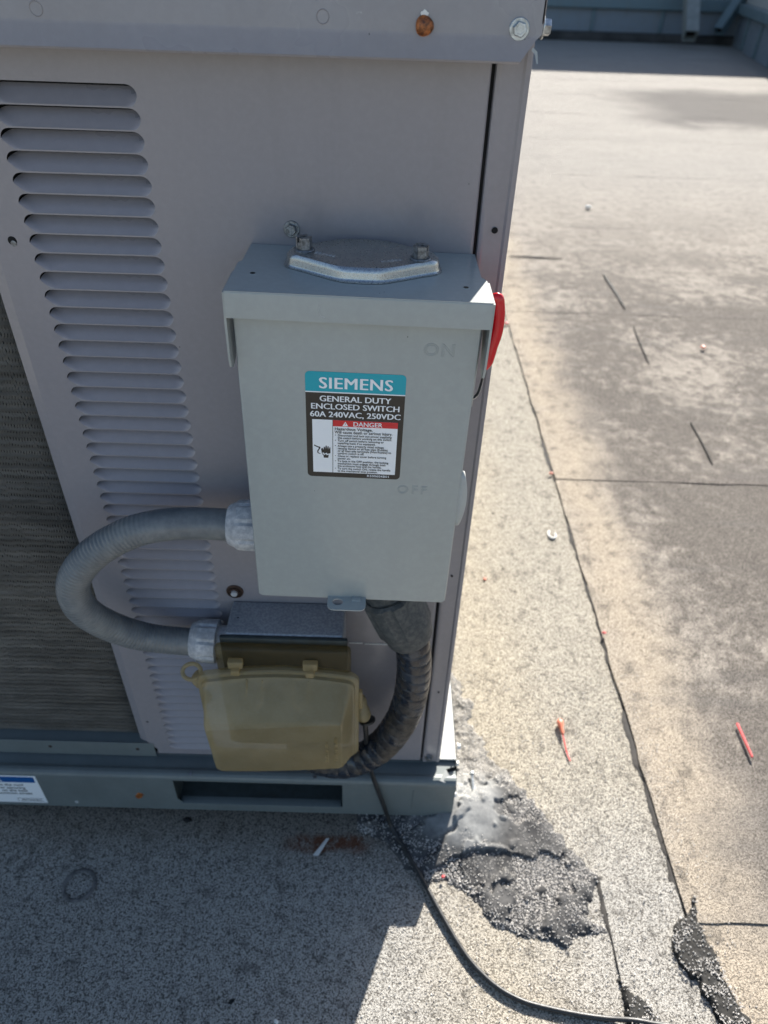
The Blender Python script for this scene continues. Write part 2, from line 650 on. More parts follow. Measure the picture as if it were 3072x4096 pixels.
def sheet(x0, x1, y0, y1, mat, seed, lift=.0075, base=.003, fine=False):
    """one lapped roofing sheet; its left and near edges stand proud"""
    nx, ny = (70, 30)
    vs, fs = [], []
    xs = [x0 + (x1 - x0) * (i / nx) ** 2.4 for i in range(nx + 1)]
    for j in range(ny + 1):
        t = j / ny
        y = y0 + (y1 - y0) * t
        for i, x in enumerate(xs):
            ex = wav(y, .006, seed) if i == 0 else 0
            ey = wav(x, .005, seed + 9) if j == 0 else 0
            dx = x - x0
            z = base + lift * (1 - t) * .6 + .0014 * math.exp(-dx / .02) * (1 + wav(y, 1.2, seed + 3))
            z += .0012 * noise.noise(Vector((x * 6, y * 6, seed)))
            vs.append((x + ex, y + ey, z))
    W = nx + 1
    for j in range(ny):
        for i in range(nx):
            fs.append((j * W + i, j * W + i + 1, (j + 1) * W + i + 1, (j + 1) * W + i))
    o = len(vs)
    for i in range(nx + 1):
        vs.append((vs[i][0], vs[i][1], 0.0004))
    for j in range(ny + 1):
        q = vs[j * W]
        vs.append((q[0], q[1], 0.0004))
    for i in range(nx):
        fs.append((i, o + i, o + i + 1, i + 1))
    o2 = o + nx + 1
    for j in range(ny):
        fs.append((j * W, (j + 1) * W, o2 + j + 1, o2 + j))
    mb = MB()
    mb.add(vs, fs)
    return mb.build('roofing_sheet', mat, roof, True, 50)


rows = [-2.46, -1.32, -.183, .95, 2.11, 3.27, 4.43, 5.59, 6.75, 7.91, 9.07, 10.23, 11.39, 12.55, 13.95]
for i in range(len(rows) - 1):
    x0 = .500 + (.010 if i == 1 else 0)
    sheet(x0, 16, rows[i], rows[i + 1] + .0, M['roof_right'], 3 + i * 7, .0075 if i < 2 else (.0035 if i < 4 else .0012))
# narrow sheet in front of the tar patch, left edge at x = 0.38
sheet(.380, .497, -1.6, -.125, M['roof_left'], 77, .003, .002)

# dark mastic squeezed out along the laps
def bead(p0, p1, w, seed, name='mastic_bead', z=.0032, n=60, bias=1, gate=0.0):
    p0, p1 = Vector((*p0, 0)), Vector((*p1, 0))
    d = (p1 - p0)
    L = d.length
    d.normalize()
    s = Vector((-d.y, d.x, 0))
    vs, fs = [], []
    for i in range(n + 1):
        t = i / n
        c = p0 + d * (L * t)
        k = noise.noise(Vector((t * L * 7, seed, .5))) + .6 * noise.noise(Vector((t * L * 26, seed, 1.5))) + .3 * noise.noise(Vector((t * L * 90, seed, 1.5)))
        ww = max(0.0012, w * (.55 + 1.1 * k - gate))
        off = .002 * noise.noise(Vector((t * L * 40, seed, 8)))
        vs.append(tuple(c + s * (off + ww * bias) + Vector((0, 0, .0006))))
        vs.append(tuple(c + s * (off + ww * .3 * bias) + Vector((0, 0, z))))
        vs.append(tuple(c - s * (.004) * bias + Vector((0, 0, z * .8))))
    for i in range(n):
        a = i * 3
        fs += [(a, a + 3, a + 4, a + 1), (a + 1, a + 4, a + 5, a + 2)]
    m_ = MB()
    m_.add(vs, fs)
    return m_.build(name, M['matte_tar'], roof, True, 80)


bead((.500, -.17), (.500, 2.3), .008, 1, n=420)
bead((.510, -1.0), (.510, -.17), .010, 21, n=160)
bead((.380, -.7), (.380, -.120), .006, 2, n=150)
for y in (-.183, .95, 2.11):
    bead((4.5, y + .001), (.51, y + .001), .0018, 5 + y, n=300, z=.003, gate=.1)
# dark cuts where sheet ends meet
def cut(pts, w, seed):
    P = smooth_path([(x, y, 0) for x, y in pts], 10)
    vs, fs = [], []
    n = len(P)
    for i, p in enumerate(P):
        t = i / (n - 1)
        d = (P[min(i + 1, n - 1)] - P[max(0, i - 1)]).normalized()
        s = Vector((-d.y, d.x, 0))
        k = w * math.sin(math.pi * min(1, max(0.02, t))) ** .6 * (.6 + .8 * abs(noise.noise(Vector((t * 9, seed, 0)))))
        for q, zz in ((-1, .006), (-.4, .0105), (.4, .0105), (1, .006)):
            vs.append(tuple(p + s * (k * q) + Vector((0, 0, zz))))
    for i in range(n - 1):
        for q in range(3):
            a = i * 4 + q
            fs.append((a, a + 1, a + 5, a + 4))
    m_ = MB()
    m_.add(vs, fs)
    return m_.build('sealed_cut', M['matte_tar'], roof)


cut([(1.0, 2.56), (1.004, 2.35), (.998, 2.16)], .012, 1)
cut([(.985, 1.98), (.97, 1.82), (.957, 1.66)], .0025, 2)
cut([(.975, 1.27), (.972, 1.16), (.963, 1.04)], .0032, 3)
cut([(.60, 2.765), (.73, 2.76), (.85, 2.752)], .006, 4)

# ---------------------------------------------------------------- tar patch (modelled relief)
tar_pts = [(0.150, 0.30), (0.172, 0.267), (0.190, 0.245), (0.192, 0.218), (0.212, 0.205), (0.200, 0.165), (0.220, 0.116), (0.232, 0.079), (0.258, 0.06), (0.304, -0.007), (0.334, -0.054), (0.359, -0.098), (0.383, -0.121), (0.368, -0.144), (0.35, -0.178), (0.371, -0.199), (0.323, -0.206), (0.311, -0.229), (0.291, -0.214), (0.242, -0.204), (0.206, -0.191), (0.185, -0.162), (0.159, -0.139), (0.127, -0.128), (0.112, -0.137), (0.081, -0.113), (0.051, -0.073), (-0.001, -0.055), (-0.003, 0.0), (.10, .12)]


def sd(px, py, poly):
    """signed distance, positive inside"""
    best = 9
    ins = False
    n = len(poly)
    for i in range(n):
        ax, ay = poly[i]
        bx, by = poly[(i + 1) % n]
        ex, ey = bx - ax, by - ay
        t = max(0, min(1, ((px - ax) * ex + (py - ay) * ey) / (ex * ex + ey * ey + 1e-12)))
        d_ = math.hypot(px - ax - ex * t, py - ay - ey * t)
        best = min(best, d_)
        if (ay > py) != (by > py) and px < ax + (py - ay) / (by - ay) * ex:
            ins = not ins
    return best if ins else -best


def sst(a, b, x):
    t = max(0, min(1, (x - a) / (b - a)))
    return t * t * (3 - 2 * t)


TER = [0]


def tar_height(x, y):
    nz = noise.noise
    d_ = sd(x, y, tar_pts) + .008 * nz(Vector((x * 60, y * 60, 1))) + .004 * nz(Vector((x * 160, y * 160, 1)))
    if d_ <= -.0015:
        return d_, -.002
    # trowelled plates with broken, stepped edges
    u = x * .90 + y * .42
    w = -x * .42 + y * .90
    n1 = nz(Vector((u * 8, w * 19, 5))) + .35 * nz(Vector((x * 45, y * 45, 3))) + .12 * nz(Vector((x * 140, y * 140, 3)))
    n2 = nz(Vector((u * 11 + 7, w * 25, 11))) + .3 * nz(Vector((x * 60, y * 60, 8)))
    ter = sst(-.02, .03, n1) + .6 * sst(.12, .16, n2)
    h = .0025 * sst(-.0015, .005, d_) + .0050 * ter * sst(0, .02, d_) * (1 if y < .05 else .45)
    h += .0010 * nz(Vector((x * 38, y * 38, 2))) * sst(0, .02, d_) + .0004 * nz(Vector((x * 150, y * 150, 4)))
    # mound rising to the corner of the unit
    rr = math.hypot(x - .165, y + .01)
    h += .026 * sst(.13, .0, rr) * sst(0, .03, d_)
    TER[0] = ter
    return d_, max(h, .0006)


mb = MB()
x0, x1, y0, y1, st = -.03, .40, -.25, .32, .0032
st = .0024
nx, ny = int((x1 - x0) / st), int((y1 - y0) / st)
hh = {}
vi = {}
vs = []
for j in range(ny + 1):
    for i in range(nx + 1):
        x, y = x0 + i * st, y0 + j * st
        hh[i, j] = tar_height(x, y)
for j in range(ny):
    for i in range(nx):
        if any(hh[a][0] > -.0015 for a in ((i, j), (i + 1, j), (i + 1, j + 1), (i, j + 1))):
            for a in ((i, j), (i + 1, j), (i + 1, j + 1), (i, j + 1)):
                if a not in vi:
                    vi[a] = len(vs)
                    vs.append((x0 + a[0] * st, y0 + a[1] * st, hh[a][1]))
            mb.f.append((vi[i, j], vi[i + 1, j], vi[i + 1, j + 1], vi[i, j + 1]))
mb.v = vs
tar = mb.build('tar_patch', M['tar'], None, True, 60)
tag(tar, 'wrinkled dark grey tar patch spread on the roof below the unit corner', 'tar patch')

# worn spots at the near right, tar with granules
def blob(poly, name, seed, label):
    xs = [p[0] for p in poly]
    ys = [p[1] for p in poly]
    st = .003
    nx, ny = int((max(xs) - min(xs) + .02) / st), int((max(ys) - min(ys) + .02) / st)
    ox, oy = min(xs) - .01, min(ys) - .01
    v_, vi_, f_ = [], {}, []
    H = {}
    for j in range(ny + 1):
        for i in range(nx + 1):
            x, y = ox + i * st, oy + j * st
            d_ = sd(x, y, poly) + .007 * noise.noise(Vector((x * 70, y * 70, seed))) + .004 * noise.noise(Vector((x * 170, y * 170, seed)))
            H[i, j] = (d_, -.001 + .0105 * sst(-.001, .004, d_) + .0012 * noise.noise(Vector((x * 120, y * 120, seed))))
    for j in range(ny):
        for i in range(nx):
            q = ((i, j), (i + 1, j), (i + 1, j + 1), (i, j + 1))
            if any(H[a][0] > -.001 for a in q):
                for a in q:
                    if a not in vi_:
                        vi_[a] = len(v_)
                        v_.append((ox + a[0] * st, oy + a[1] * st, H[a][1]))
                f_.append(tuple(vi_[a] for a in q))
    m_ = MB()
    m_.add(v_, f_)
    return tag(m_.build(name, M['spot'], None, True, 70), label, 'tar patch')


spot1 = [(0.525, -0.136), (0.505, -.165), (0.476, -0.191), (0.463, -0.213), (0.468, -.24), (0.484, -0.26), (0.497, -0.299), (0.515, -0.335), (0.545, -0.31), (0.529, -0.265), (0.527, -0.224), (.516, -.185)]
spot2 = [(0.378, -0.262), (0.392, -.275), (0.406, -0.284), (0.423, -0.312), (.43, -.35), (0.373, -0.35)]
blob(spot1, 'tar_spot', 3, 'black granule speckled tar smear at the lap near the bottom right corner')
blob(spot2, 'tar_spot', 8, 'small dark tar smear where the cord leaves the bottom of the photo')

# loose mineral granules on and round the tar
gm = MB()
cnt = 0
rnd = random.Random(5)
while cnt < 12000:
    x = rnd.uniform(0.0, .56)
    y = rnd.uniform(-.40, .28)
    d_, h = tar_height(x, y)
    s1 = sd(x, y, spot1)
    s2 = sd(x, y, spot2)
    patch = noise.noise(Vector((x * 13 + 4, y * 13, .3))) + .5 * noise.noise(Vector((x * 32, y * 32, 2)))
    if s1 > 0 or s2 > 0:
        p = .16 if noise.noise(Vector((x * 30, y * 30, 6))) < .0 else .8
        z = .0100
    elif d_ > 0:
        near = sst(.08, .0, d_)
        p = .03 + (.95 if TER[0] < .25 and y < .12 else 0) + (.35 if patch > .25 else 0) + .25 * near + (.12 if y > .03 else 0)
        if math.hypot(x - .165, y + .01) < .075:
            p *= .05
        z = h
    else:
        p = .05
        z = .004 if (x > .38 and y < -.12) else (.0085 if x > .5 else .0)
    if rnd.random() > p:
        continue
    r = rnd.uniform(.0006, .0014)
    e = Euler((rnd.uniform(0, 6), rnd.uniform(0, 6), rnd.uniform(0, 6))).to_matrix()
    vs = [e @ Vector(q) * r + Vector((x, y, z + r * .5)) for q in ((1, 0, 0), (0, 1.2, 0), (-.9, 0, 0), (0, -1, 0), (0, 0, .9), (0, 0, -.9))]
    gm.add(vs, [(0, 1, 4), (1, 2, 4), (2, 3, 4), (3, 0, 4), (1, 0, 5), (2, 1, 5), (3, 2, 5), (0, 3, 5)])
    cnt += 1
go = gm.build('mineral_granules', M['granule'], None, False)
tag(go, 'loose pale mineral granules scattered over the tar patch and roof', 'gravel', kind='stuff')

# ---------------------------------------------------------------- far wall
fwall = empty('building_wall', (5.9, 14.2, 0), 'shaded blue grey metal clad wall rising behind the roof at the top right', 'wall')
O = Vector((-5.9, -14.2, 0))
MB().box(-9, 5.9, 14.2, 14.4, .13, .46, .004, 1).build('lower_cladding', M['wall'], fwall, offset=O)
MB().box(-9, 5.9, 14.08, 14.4, .0, .13, .01, 1).build('base_flashing', M['wall_base'], fwall, offset=O)
MB().box(-9, 5.9, 14.10, 14.4, .46, .64, .012, 1).build('rail_band', M['wall_band'], fwall, offset=O)
MB().box(-9, 11, 14.42, 14.6, .0, 3.1, 0, 1).build('upper_cladding', M['wall_pale'], fwall, offset=O)  # unseen height and overrun past the corner, added to shade the far roof
x = 3.42 - 1.18 * 10
while x < 5.6:
    MB().box(x - .03, x + .03, 14.165, 14.2, .14, .455, .008, 1).build('cladding_rib', M['wall_band'], fwall, offset=O)
    x += 1.18
side = empty('side_wall', (5.9, 14.2, 0), 'blue grey metal clad wall turning towards the camera at the far right corner', 'wall', rot=(0, 0, math.atan2(-3.42, -.76)))
MB().box(.0, 9, -.0, .2, .0, .46, .004, 1).build('lower_cladding', M['wall'], side)
MB().box(.0, 9, -.10, .2, .46, .60, .012, 1).build('rail_band', M['wall_band'], side)
MB().box(.0, 9, .02, .2, .60, .95, 0, 1).build('upper_cladding', M['wall_pale'], side)
for k in range(1, 7):
    MB().box(k * 1.18 - .03, k * 1.18 + .03, -.04, .0, .02, .455, .008, 1).build('cladding_rib', M['wall_band'], side)
# diagonal square strut and a smaller one in the corner
def strut(p0, p1, w, name, label, mat):
    p0, p1 = Vector(p0), Vector(p1)
    e = empty(name, p0, label, 'strut')
    d = (p1 - p0)
    q = d.to_track_quat('Z', 'Y').to_matrix().to_4x4()
    L = d.length
    m_ = MB()
    t = w * .08
    for a in ((-w / 2, w / 2, -w / 2, -w / 2 + t), (-w / 2, w / 2, w / 2 - t, w / 2), (-w / 2, -w / 2 + t, -w / 2 + t, w / 2 - t), (w / 2 - t, w / 2, -w / 2 + t, w / 2 - t)):
        m_.box(*a, 0, L, 0, 1, q)
    m_.build('tube', mat, e)
    MB().box(-w / 2 + t, w / 2 - t, -w / 2 + t, w / 2 - t, L * .06, L * .08, 0, 1, q).build('end_shade', M['hole'], e)  # black block stands in for the shade inside the open tube end
    return e


strut((4.74, 13.0, .19), (4.9, 14.2, 1.15), .20, 'diagonal_strut', 'grey square tube strut leaning from the far wall, open end down', M['strut'])
strut((5.45, 13.75, .22), (5.85, 14.1, .75), .15, 'corner_brace', 'short dark brace in the inner corner of the far wall', M['wall_band'])

# ---------------------------------------------------------------- rooftop unit
unit = empty('rooftop_unit', (-.6, .6, 0), 'large taupe metal rooftop air conditioning unit with louvred side panel', 'air conditioner')
UO = (.6, -.6, 0)


def up(mb_, name, mat, parent=None, **k):
    if parent is None:
        return mb_.build(name, mat, unit, offset=UO, **k)
    return mb_.build(name, mat, parent, offset=UO, **k)


PITCH = .01681
LH = .0156
LC, LW = -.2395, .0588
LA = .0085
NL = 54
ztop = [1.05814 - PITCH * n for n in range(1, NL + 1)]


def lw(s, sg=1):
    hhf = LH * .5
    if s < hhf:
        q = (hhf - s) / hhf
        return LW - LA * (1 - math.sqrt(max(0, 1 - q * q)))
    q = (s - hhf) / hhf
    return LW - (.0085 if sg < 0 else .0050) * q ** (1.2 if sg < 0 else 1.8)


S = [LH * k for k in (0, .03, .08, .15, .24, .36, .5, .62, .74, .86, .95, 1.0)]
# front panel with the louver openings cut out
px0, px1, pz0, pz1 = -.3300, .0945, .1215, 1.10
cx0, cx1 = LC - LW - .004, LC + LW + .004
mb = MB()
q = lambda a, b, c, d: mb.add([(a, 0, c), (b, 0, c), (b, 0, d), (a, 0, d)], [(0, 1, 2, 3)])
zt, zb = ztop[0] + .0006, ztop[-1] - LH - .0006
mb.add([(px0, 0, zb), (cx0, 0, zb), (cx0, 0, zt), (px0, 0, zt)], [(0, 1, 2, 3)])
q(px0, cx1, zt, pz1)
q(px0 + .012, cx1, pz0, zb)
mb.add([(px0, 0, zb), (px0, 0, pz0 + .03), (px0 + .012, 0, pz0), (px0 + .012, 0, zb)], [(0, 1, 2, 3)])
q(cx1, px1, pz0, pz1)
for n in range(NL):
    z0 = ztop[n]
    for a, b in zip(S, S[1:]):
        for sg, cx in ((-1, cx0), (1, cx1)):
            mb.add([(cx, 0, z0 - a), (LC + sg * lw(a, sg), 0, z0 - a), (LC + sg * lw(b, sg), 0, z0 - b), (cx, 0, z0 - b)], [(0, 1, 2, 3)])
    # bar between openings
    zz = z0 + .0006 if n == 0 else ztop[n - 1] - LH
    nxw = lw(LH) if n else LW
    q(cx0, cx1, z0, zz) if n == 0 else mb.add([(cx0, 0, z0), (cx1, 0, z0), (cx1, 0, zz), (cx0, 0, zz)], [(0, 1, 2, 3)])
q(cx0, cx1, zb, ztop[-1] - LH)
# folded edges: left flange angled back, right edge rounded back
mb.add([(px0, 0, zt + .04), (px0, 0, pz0 + .03), (px0 - .0125, .006, pz0 + .03), (px0 - .0125, .006, zt + .04)], [(0, 1, 2, 3)])
mb.add([(px0, 0, pz0 + .03), (px0 + .012, 0, pz0), (px0 + .012, .012, pz0), (px0 - .0125, .006, pz0 + .03)], [(0, 1, 2, 3)])
prof = [(0, 0), (.0015, .0003), (.0026, .0014), (.003, .003), (.003, .02)]
for (a, b), (c, d) in zip(prof, prof[1:]):
    mb.add([(px1 + a, b, pz0), (px1 + c, d, pz0), (px1 + c, d, pz1), (px1 + a, b, pz1)], [(0, 1, 2, 3)])
mb.add([(px0, 0, pz0), (px1, 0, pz0), (px1, .02, pz0), (px0, .02, pz0)], [(0, 1, 2, 3)])
bm_ = up(mb, 'front_panel', M['panel'], angle=14)

# louver: pressed-in scoop, open along its top edge
us = [-1, -.985, -.965, -.94, -.91, -.87, -.82, -.7, -.4, 0, .4, .7, .82, .87, .91, .94, .965, .985, 1]
lvs, lfs = [], []
for s_ in S:
    for u in us:
        w = lw(s_, -1 if u < 0 else 1)
        wc = w if s_ >= LH * .5 else LW + .010 * (LH * .5 - s_) / (LH * .5)
        x = w * u
        e = max(0, min(1, (wc - abs(x)) / .011))
        e = math.sin(e * math.pi / 2)
        dd = .0115 * (1 - s_ / LH) ** .95 * e
        if s_ >= LH * .5 and abs(u) == 1:
            dd = 0
        lvs.append((x, dd, -s_ - .0027 * (1 - s_ / LH) ** 2 * e))
W = len(us)
for j in range(len(S) - 1):
    for i in range(W - 1):
        lfs.append((j * W + i, j * W + i + 1, (j + 1) * W + i + 1, (j + 1) * W + i))
lm = MB()
lm.add(lvs, lfs)
lo = lm.build('louver', M['louver'], unit, True, 60)
lo.location = (LC + .6, -.6, ztop[0])
for n in range(1, NL):
    c = lo.copy()
    col.objects.link(c)
    c.parent = unit
    c.location = (LC + .6, -.6, ztop[n])
up(MB().box(-.325, .09, .014, .016, .13, 1.09), 'backing_screen', M['dark'])

# corner post right of the panel
mb = MB()
pr = [(.1005, .02), (.1005, .0025), (.1012, .0008), (.1028, 0), (.1060, .0), (.1085, .0012), (.1215, .0012), (.1235, -.0002), (.1262, 0), (.1275, .0008), (.1280, .002), (.1280, 1.19), (.10, 1.19)]
mb.prism([(a, b) for a, b in pr], .118, 1.10, 'z')
up(mb, 'corner_post', M['panel'], angle=30)
up(MB().box(.096, .102, .006, .02, .12, 1.10), 'seam_shadow_gap', M['gap'])
up(MB().box(-1.3, .1275, 1.19, 1.2, .12, 1.25), 'rear_panel', M['panel'])
up(MB().box(-1.3, -1.29, .0, 1.19, .12, 1.25), 'far_end_panel', M['panel'])
up(MB().box(.1, .1272, .02, 1.19, .12, 1.25), 'side_panel', M['panel'])
# top: flared flange with clipped corner, and lid
fl = MB()
prof = [(-.0275, 1.066), (-.0285, 1.0675), (-.0222, 1.0805), (-.0212, 1.084), (-.0212, 1.235), (-.0190, 1.25), (0, 1.262), (.6, 1.30), (1.2, 1.262), (1.2, 1.25), (-.012, 1.232), (-.0195, 1.225), (-.0195, 1.084), (-.0205, 1.0805)]
n = len(prof)
xe = {0: .1130, 1: .1140, 2: .1245, 13: .1240}
vs = []
for xx in (-1.31, None):
    for i, (a, b) in enumerate(prof):
        vs.append((xx if xx is not None else xe.get(i, .1285), a, b))
fs = [[i, (i + 1) % n, n + (i + 1) % n, n + i] for i in range(n)] + [list(range(n)), list(range(n, 2 * n))]
fl.add(vs, fs)
up(fl, 'top_flange', M['flange'], angle=30)
up(MB().box(.1268, .1292, -.0212, 1.2, 1.090, 1.24, .0006, 1), 'top_side_flange', M['flange'])
# torn metal sliver on the corner
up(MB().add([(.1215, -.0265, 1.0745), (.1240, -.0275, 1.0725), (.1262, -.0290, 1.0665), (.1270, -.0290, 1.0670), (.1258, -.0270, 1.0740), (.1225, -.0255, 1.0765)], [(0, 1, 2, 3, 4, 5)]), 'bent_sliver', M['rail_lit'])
# dimples and fixings in the flange
def ring_dimple(x, z, r, sc=1.15):
    m_ = MB()
    m_.lathe([(r * 1.18, -.0002), (r * 1.05, .0006), (r, .0004), (r * .9, -.0001), (0.0001, -.0001)], (x, -.0211, z), (0, -1, 0), 28)
    return up(m_, 'knockout_dimple', M['flange'])


ring_dimple(-.0305, 1.0905, .0042)
ring_dimple(-.2365, 1.0895, .0044)
up(MB().lathe([(.0064, 0), (.0066, .0008), (.0060, .0028), (.004, .0042), (.0015, .0048)], (.0428, -.0212, 1.0870), (0, -1, 0), 24, lambda j, a: 1 + .05 * math.sin(a * 3 + j)), 'rusted_plug', M['rust'])
up(MB().lathe([(.0026, 0), (.0028, .0008), (.0015, .001)], (.0425, -.0212, 1.0938), (0, -1, 0), 14, lambda j, a: 1 + .2 * math.sin(a * 5 + j)), 'sealant_blob', M['white_plastic'])
up(MB().hexbolt((.1115, -.0212, 1.0870), (0, -1, 0), .0052, .0038, .0074), 'hex_bolt', M['bolt'])
up(MB().hexbolt((.1292, -.012, 1.0880), (1, 0, 0), .0056, .005, .0078), 'hex_bolt', M['bolt'])
# bolt behind the switch hub and rusty bolt by the outlet box
e_ = MB()
e_.hexbolt((-.0635, -.0002, .9350), (-.05, -1, .1), .0048, .0045, .0072)
up(e_, 'hex_bolt', M['bolt_dull'])
e_ = MB()
e_.lathe([(.011, -.0002), (.0108, .0015), (.009, .002), (.0088, .0006), (.0065, .0006), (.0065, .003), (.004, .0034)], (-.1595, 0, .4865), (0, -1, 0), 20)
up(e_, 'rusted_washer_bolt', M['rustbolt'])
up(MB().lathe([(.0042, 0), (.0040, .0035), (.002, .0042)], (-.1597, -.0025, .4865), (0, -1, 0), 14), 'bolt_tip', M['fit_light'])
up(MB().hexbolt((.1105, -.0002, .1300), (0, -1, 0), .0045, .0035, .0068), 'hex_bolt', M['bolt_dull'])
for (x, z, r) in ((-.3135, .9170, .0034), (.1144, .9392, .0022), (.1128, .5235, .0012), (.1135, .294, .0012), (-.3210, .2035, .0015)):
    m_ = MB()
    m_.lathe([(r * 1.25, -.00005), (r * 1.15, .00035), (r, .00035)], (x, 0.0002, z), (0, -1, 0), 20)
    h_ = up(m_, 'screw_hole', M['hole'])
up(MB().lathe([(.0026, 0), (.0026, .0008), (.0014, .0011)], (-.3128, 0, .9148), (0, -1, 0), 12), 'screw_tip', M['bolt_dull'])
# slit vents right of the outlet box (bright line)
up(MB().box(-.0150, .0030, -.0010, .0, .3945, .3965, .0004, 1), 'pressed_slit', M['white_plastic'])
up(MB().box(.0060, .0410, -.0010, .0, .3935, .3955, .0004, 1), 'pressed_slit', M['white_plastic'])

# condenser coil
cf = MB()
xf = -.72
zs = [.150 + k * .00235 for k in range(int(.93 / .00235))]
while xf < -.343:
    ph = random.uniform(-.5, .5)
    o = len(cf.v)
    for k, z in enumerate(zs):
        wv = .00055 * math.sin(z * 2 * math.pi / .0088 + ph * 2.5) + .0008 * noise.noise(Vector((xf * 60, z * 22, 0)))
        bend = .0012 * noise.noise(Vector((xf * 9, z * 9, 3)))
        cf.v.append((xf + wv + bend, .0165 + .0004 * math.sin(z * 400), z))
        cf.v.append((xf + wv + bend + .0014, .0190, z))
    for k in range(len(zs) - 1):
        a = o + 2 * k
        cf.f.append((a, a + 1, a + 3, a + 2))
    xf += .0031
cfo = up(cf, 'coil_fins', M['coil'], smooth=False)
cfo['kind'] = 'stuff'
up(MB().box(-.95, -.335, .034, .04, .12, 1.10), 'coil_core', M['dark'])
zz = .165
tb = MB()
while zz < 1.08:
    tb.tube([(-.95, .031, zz), (-.34, .031, zz)], .0016, 6)
    zz += .0254
up(tb, 'coil_tube', M['coil'])['kind'] = 'stuff'
up(MB().box(-.95, -.72, .002, .012, .12, 1.1), 'neighbour_panel', M['panel'])
up(MB().box(-1.3, -.95, .0, .012, .12, 1.1), 'end_panel', M['panel'])
up(MB().box(-.344, -.338, .010, .03, .12, 1.1), 'coil_end_plate', M['gap'])
# drip sill under the coil
up(MB().box(-.95, -.322, -.0008, .0010, .113, .1475, .0004, 1), 'sill_upstand', M['rail'])
up(MB().box(-.95, -.330, .0010, .022, .142, .1465, .0006, 1), 'sill', M['rail'])
for x, z in ((-.486, .133), (-.349, .132)):
    up(MB().lathe([(.0030, 0), (.0024, .0009), (.001, .001)], (x, -.0008, z), (0, -1, 0), 10), 'screw', M['rustbolt'])

# base rail running round the unit
RB = .0165
rl = MB()
fy = -.035
sx0, sx1, sz0, sz1 = -.2905, -.0250, .0375, .1015
xl, xr = -1.35, .1535
for (a, b, c, d) in ((xl, sx0, RB, .1045), (sx1, xr, RB, .1045), (sx0, sx1, RB, sz0), (sx0, sx1, sz1, .1045)):
    rl.add([(a, fy, c), (b, fy, c), (b, fy, d), (a, fy, d)], [(0, 1, 2, 3)])
# clipped lower left corner of the pocket
rl.add([(sx0, fy, sz0), (sx0 + .008, fy, sz0), (sx0, fy, sz0 + .012)], [(0, 1, 2)])
topp = [(fy, .1045), (-.0344, .1075), (-.0325, .1105), (-.029, .1128), (-.0245, .1135), (-.0215, .1128), (-.0195, .1110), (-.017, .1105), (.0, .1105), (.02, .1105)]
for (a, b), (c, d) in zip(topp, topp[1:]):
    rl.add([(xl, a, b), (xr, a, b), (xr, c, d), (xl, c, d)], [(0, 1, 2, 3)])
rl.add([(xl, fy, RB), (xr, fy, RB), (xr, .0, RB), (xl, .0, RB)], [(0, 1, 2, 3)])
up(rl, 'base_rail', M['rail'], angle=35)
# fork pocket
pk = MB()
pk.add([(sx0, fy, sz0), (sx1, fy, sz0), (sx1, .12, sz0), (sx0, .12, sz0), (sx0, fy, sz1), (sx1, fy, sz1), (sx1, .12, sz1), (sx0, .12, sz1)],
       [(0, 1, 2, 3), (4, 5, 6, 7), (0, 3, 7, 4), (1, 2, 6, 5), (3, 2, 6, 7)])
up(pk, 'fork_pocket', M['pocket'], smooth=False)
up(MB().box(sx0 + .004, sx1 - .003, fy - .0015, fy + .012, sz0 - .0045, sz0 + .0005, .0008, 2), 'pocket_lip', M['rail'])
for x in (-.262, -.068):
    up(MB().lathe([(.0035, 0), (.003, .0008), (.001, .001)], (x, fy + .006, .1125), (0, -.3, 1), 12), 'rivet', M['bolt_dull'])
up(MB().box(.0865, .0890, fy - .0012, fy, .040, .092, .0005, 1), 'pressed_rib', M['rail'])
up(MB().box(-1.32, .125, .004, 1.2, .012, .112), 'base_pan', M['rail'])
# side rail, sunlit top ledge, folded corner with a dark gap
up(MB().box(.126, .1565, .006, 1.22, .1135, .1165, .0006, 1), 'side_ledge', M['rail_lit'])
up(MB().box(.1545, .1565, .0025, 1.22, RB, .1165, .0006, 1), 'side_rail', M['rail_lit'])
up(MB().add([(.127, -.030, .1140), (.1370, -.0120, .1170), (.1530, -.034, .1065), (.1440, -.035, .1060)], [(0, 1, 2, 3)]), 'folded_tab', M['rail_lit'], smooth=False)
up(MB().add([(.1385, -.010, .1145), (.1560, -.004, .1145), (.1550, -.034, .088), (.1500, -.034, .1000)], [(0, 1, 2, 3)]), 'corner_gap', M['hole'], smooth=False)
for y, z in ((.02, .132), (.012, .096), (-.02, .058)):
    up(MB().hexbolt((.1562 if y > 0 else .1535, y, z), (1, 0, 0), .0042, .004, .006), 'hex_bolt', M['white_plastic'])
# rust bleed on the rail
up(MB().lathe([(.0075, -.0001), (.006, .0006), (.003, .0004)], (-.3510, fy, .0545), (0, -1, 0), 16, lambda j, a: 1 + .3 * math.sin(a * 2 + 1) + .15 * math.sin(a * 5)), 'rust_spot', M['rust'])
up(MB().lathe([(.0032, 0), (.002, .0005)], (-.457, fy, .030), (0, -1, 0), 10), 'paint_drip', M['fit_light'])

# notice sticker on the rail
stk = up(MB().box(-.66, -.5045, fy - .0006, fy - .0001, .0260, .1040), 'notice_sticker', M['white_print'], smooth=False)


def sub(mb_, name, mat, par, off=(0, 0, 0)):
    o_ = mb_.build(name, mat, par, False)
    o_.location = off
    return o_


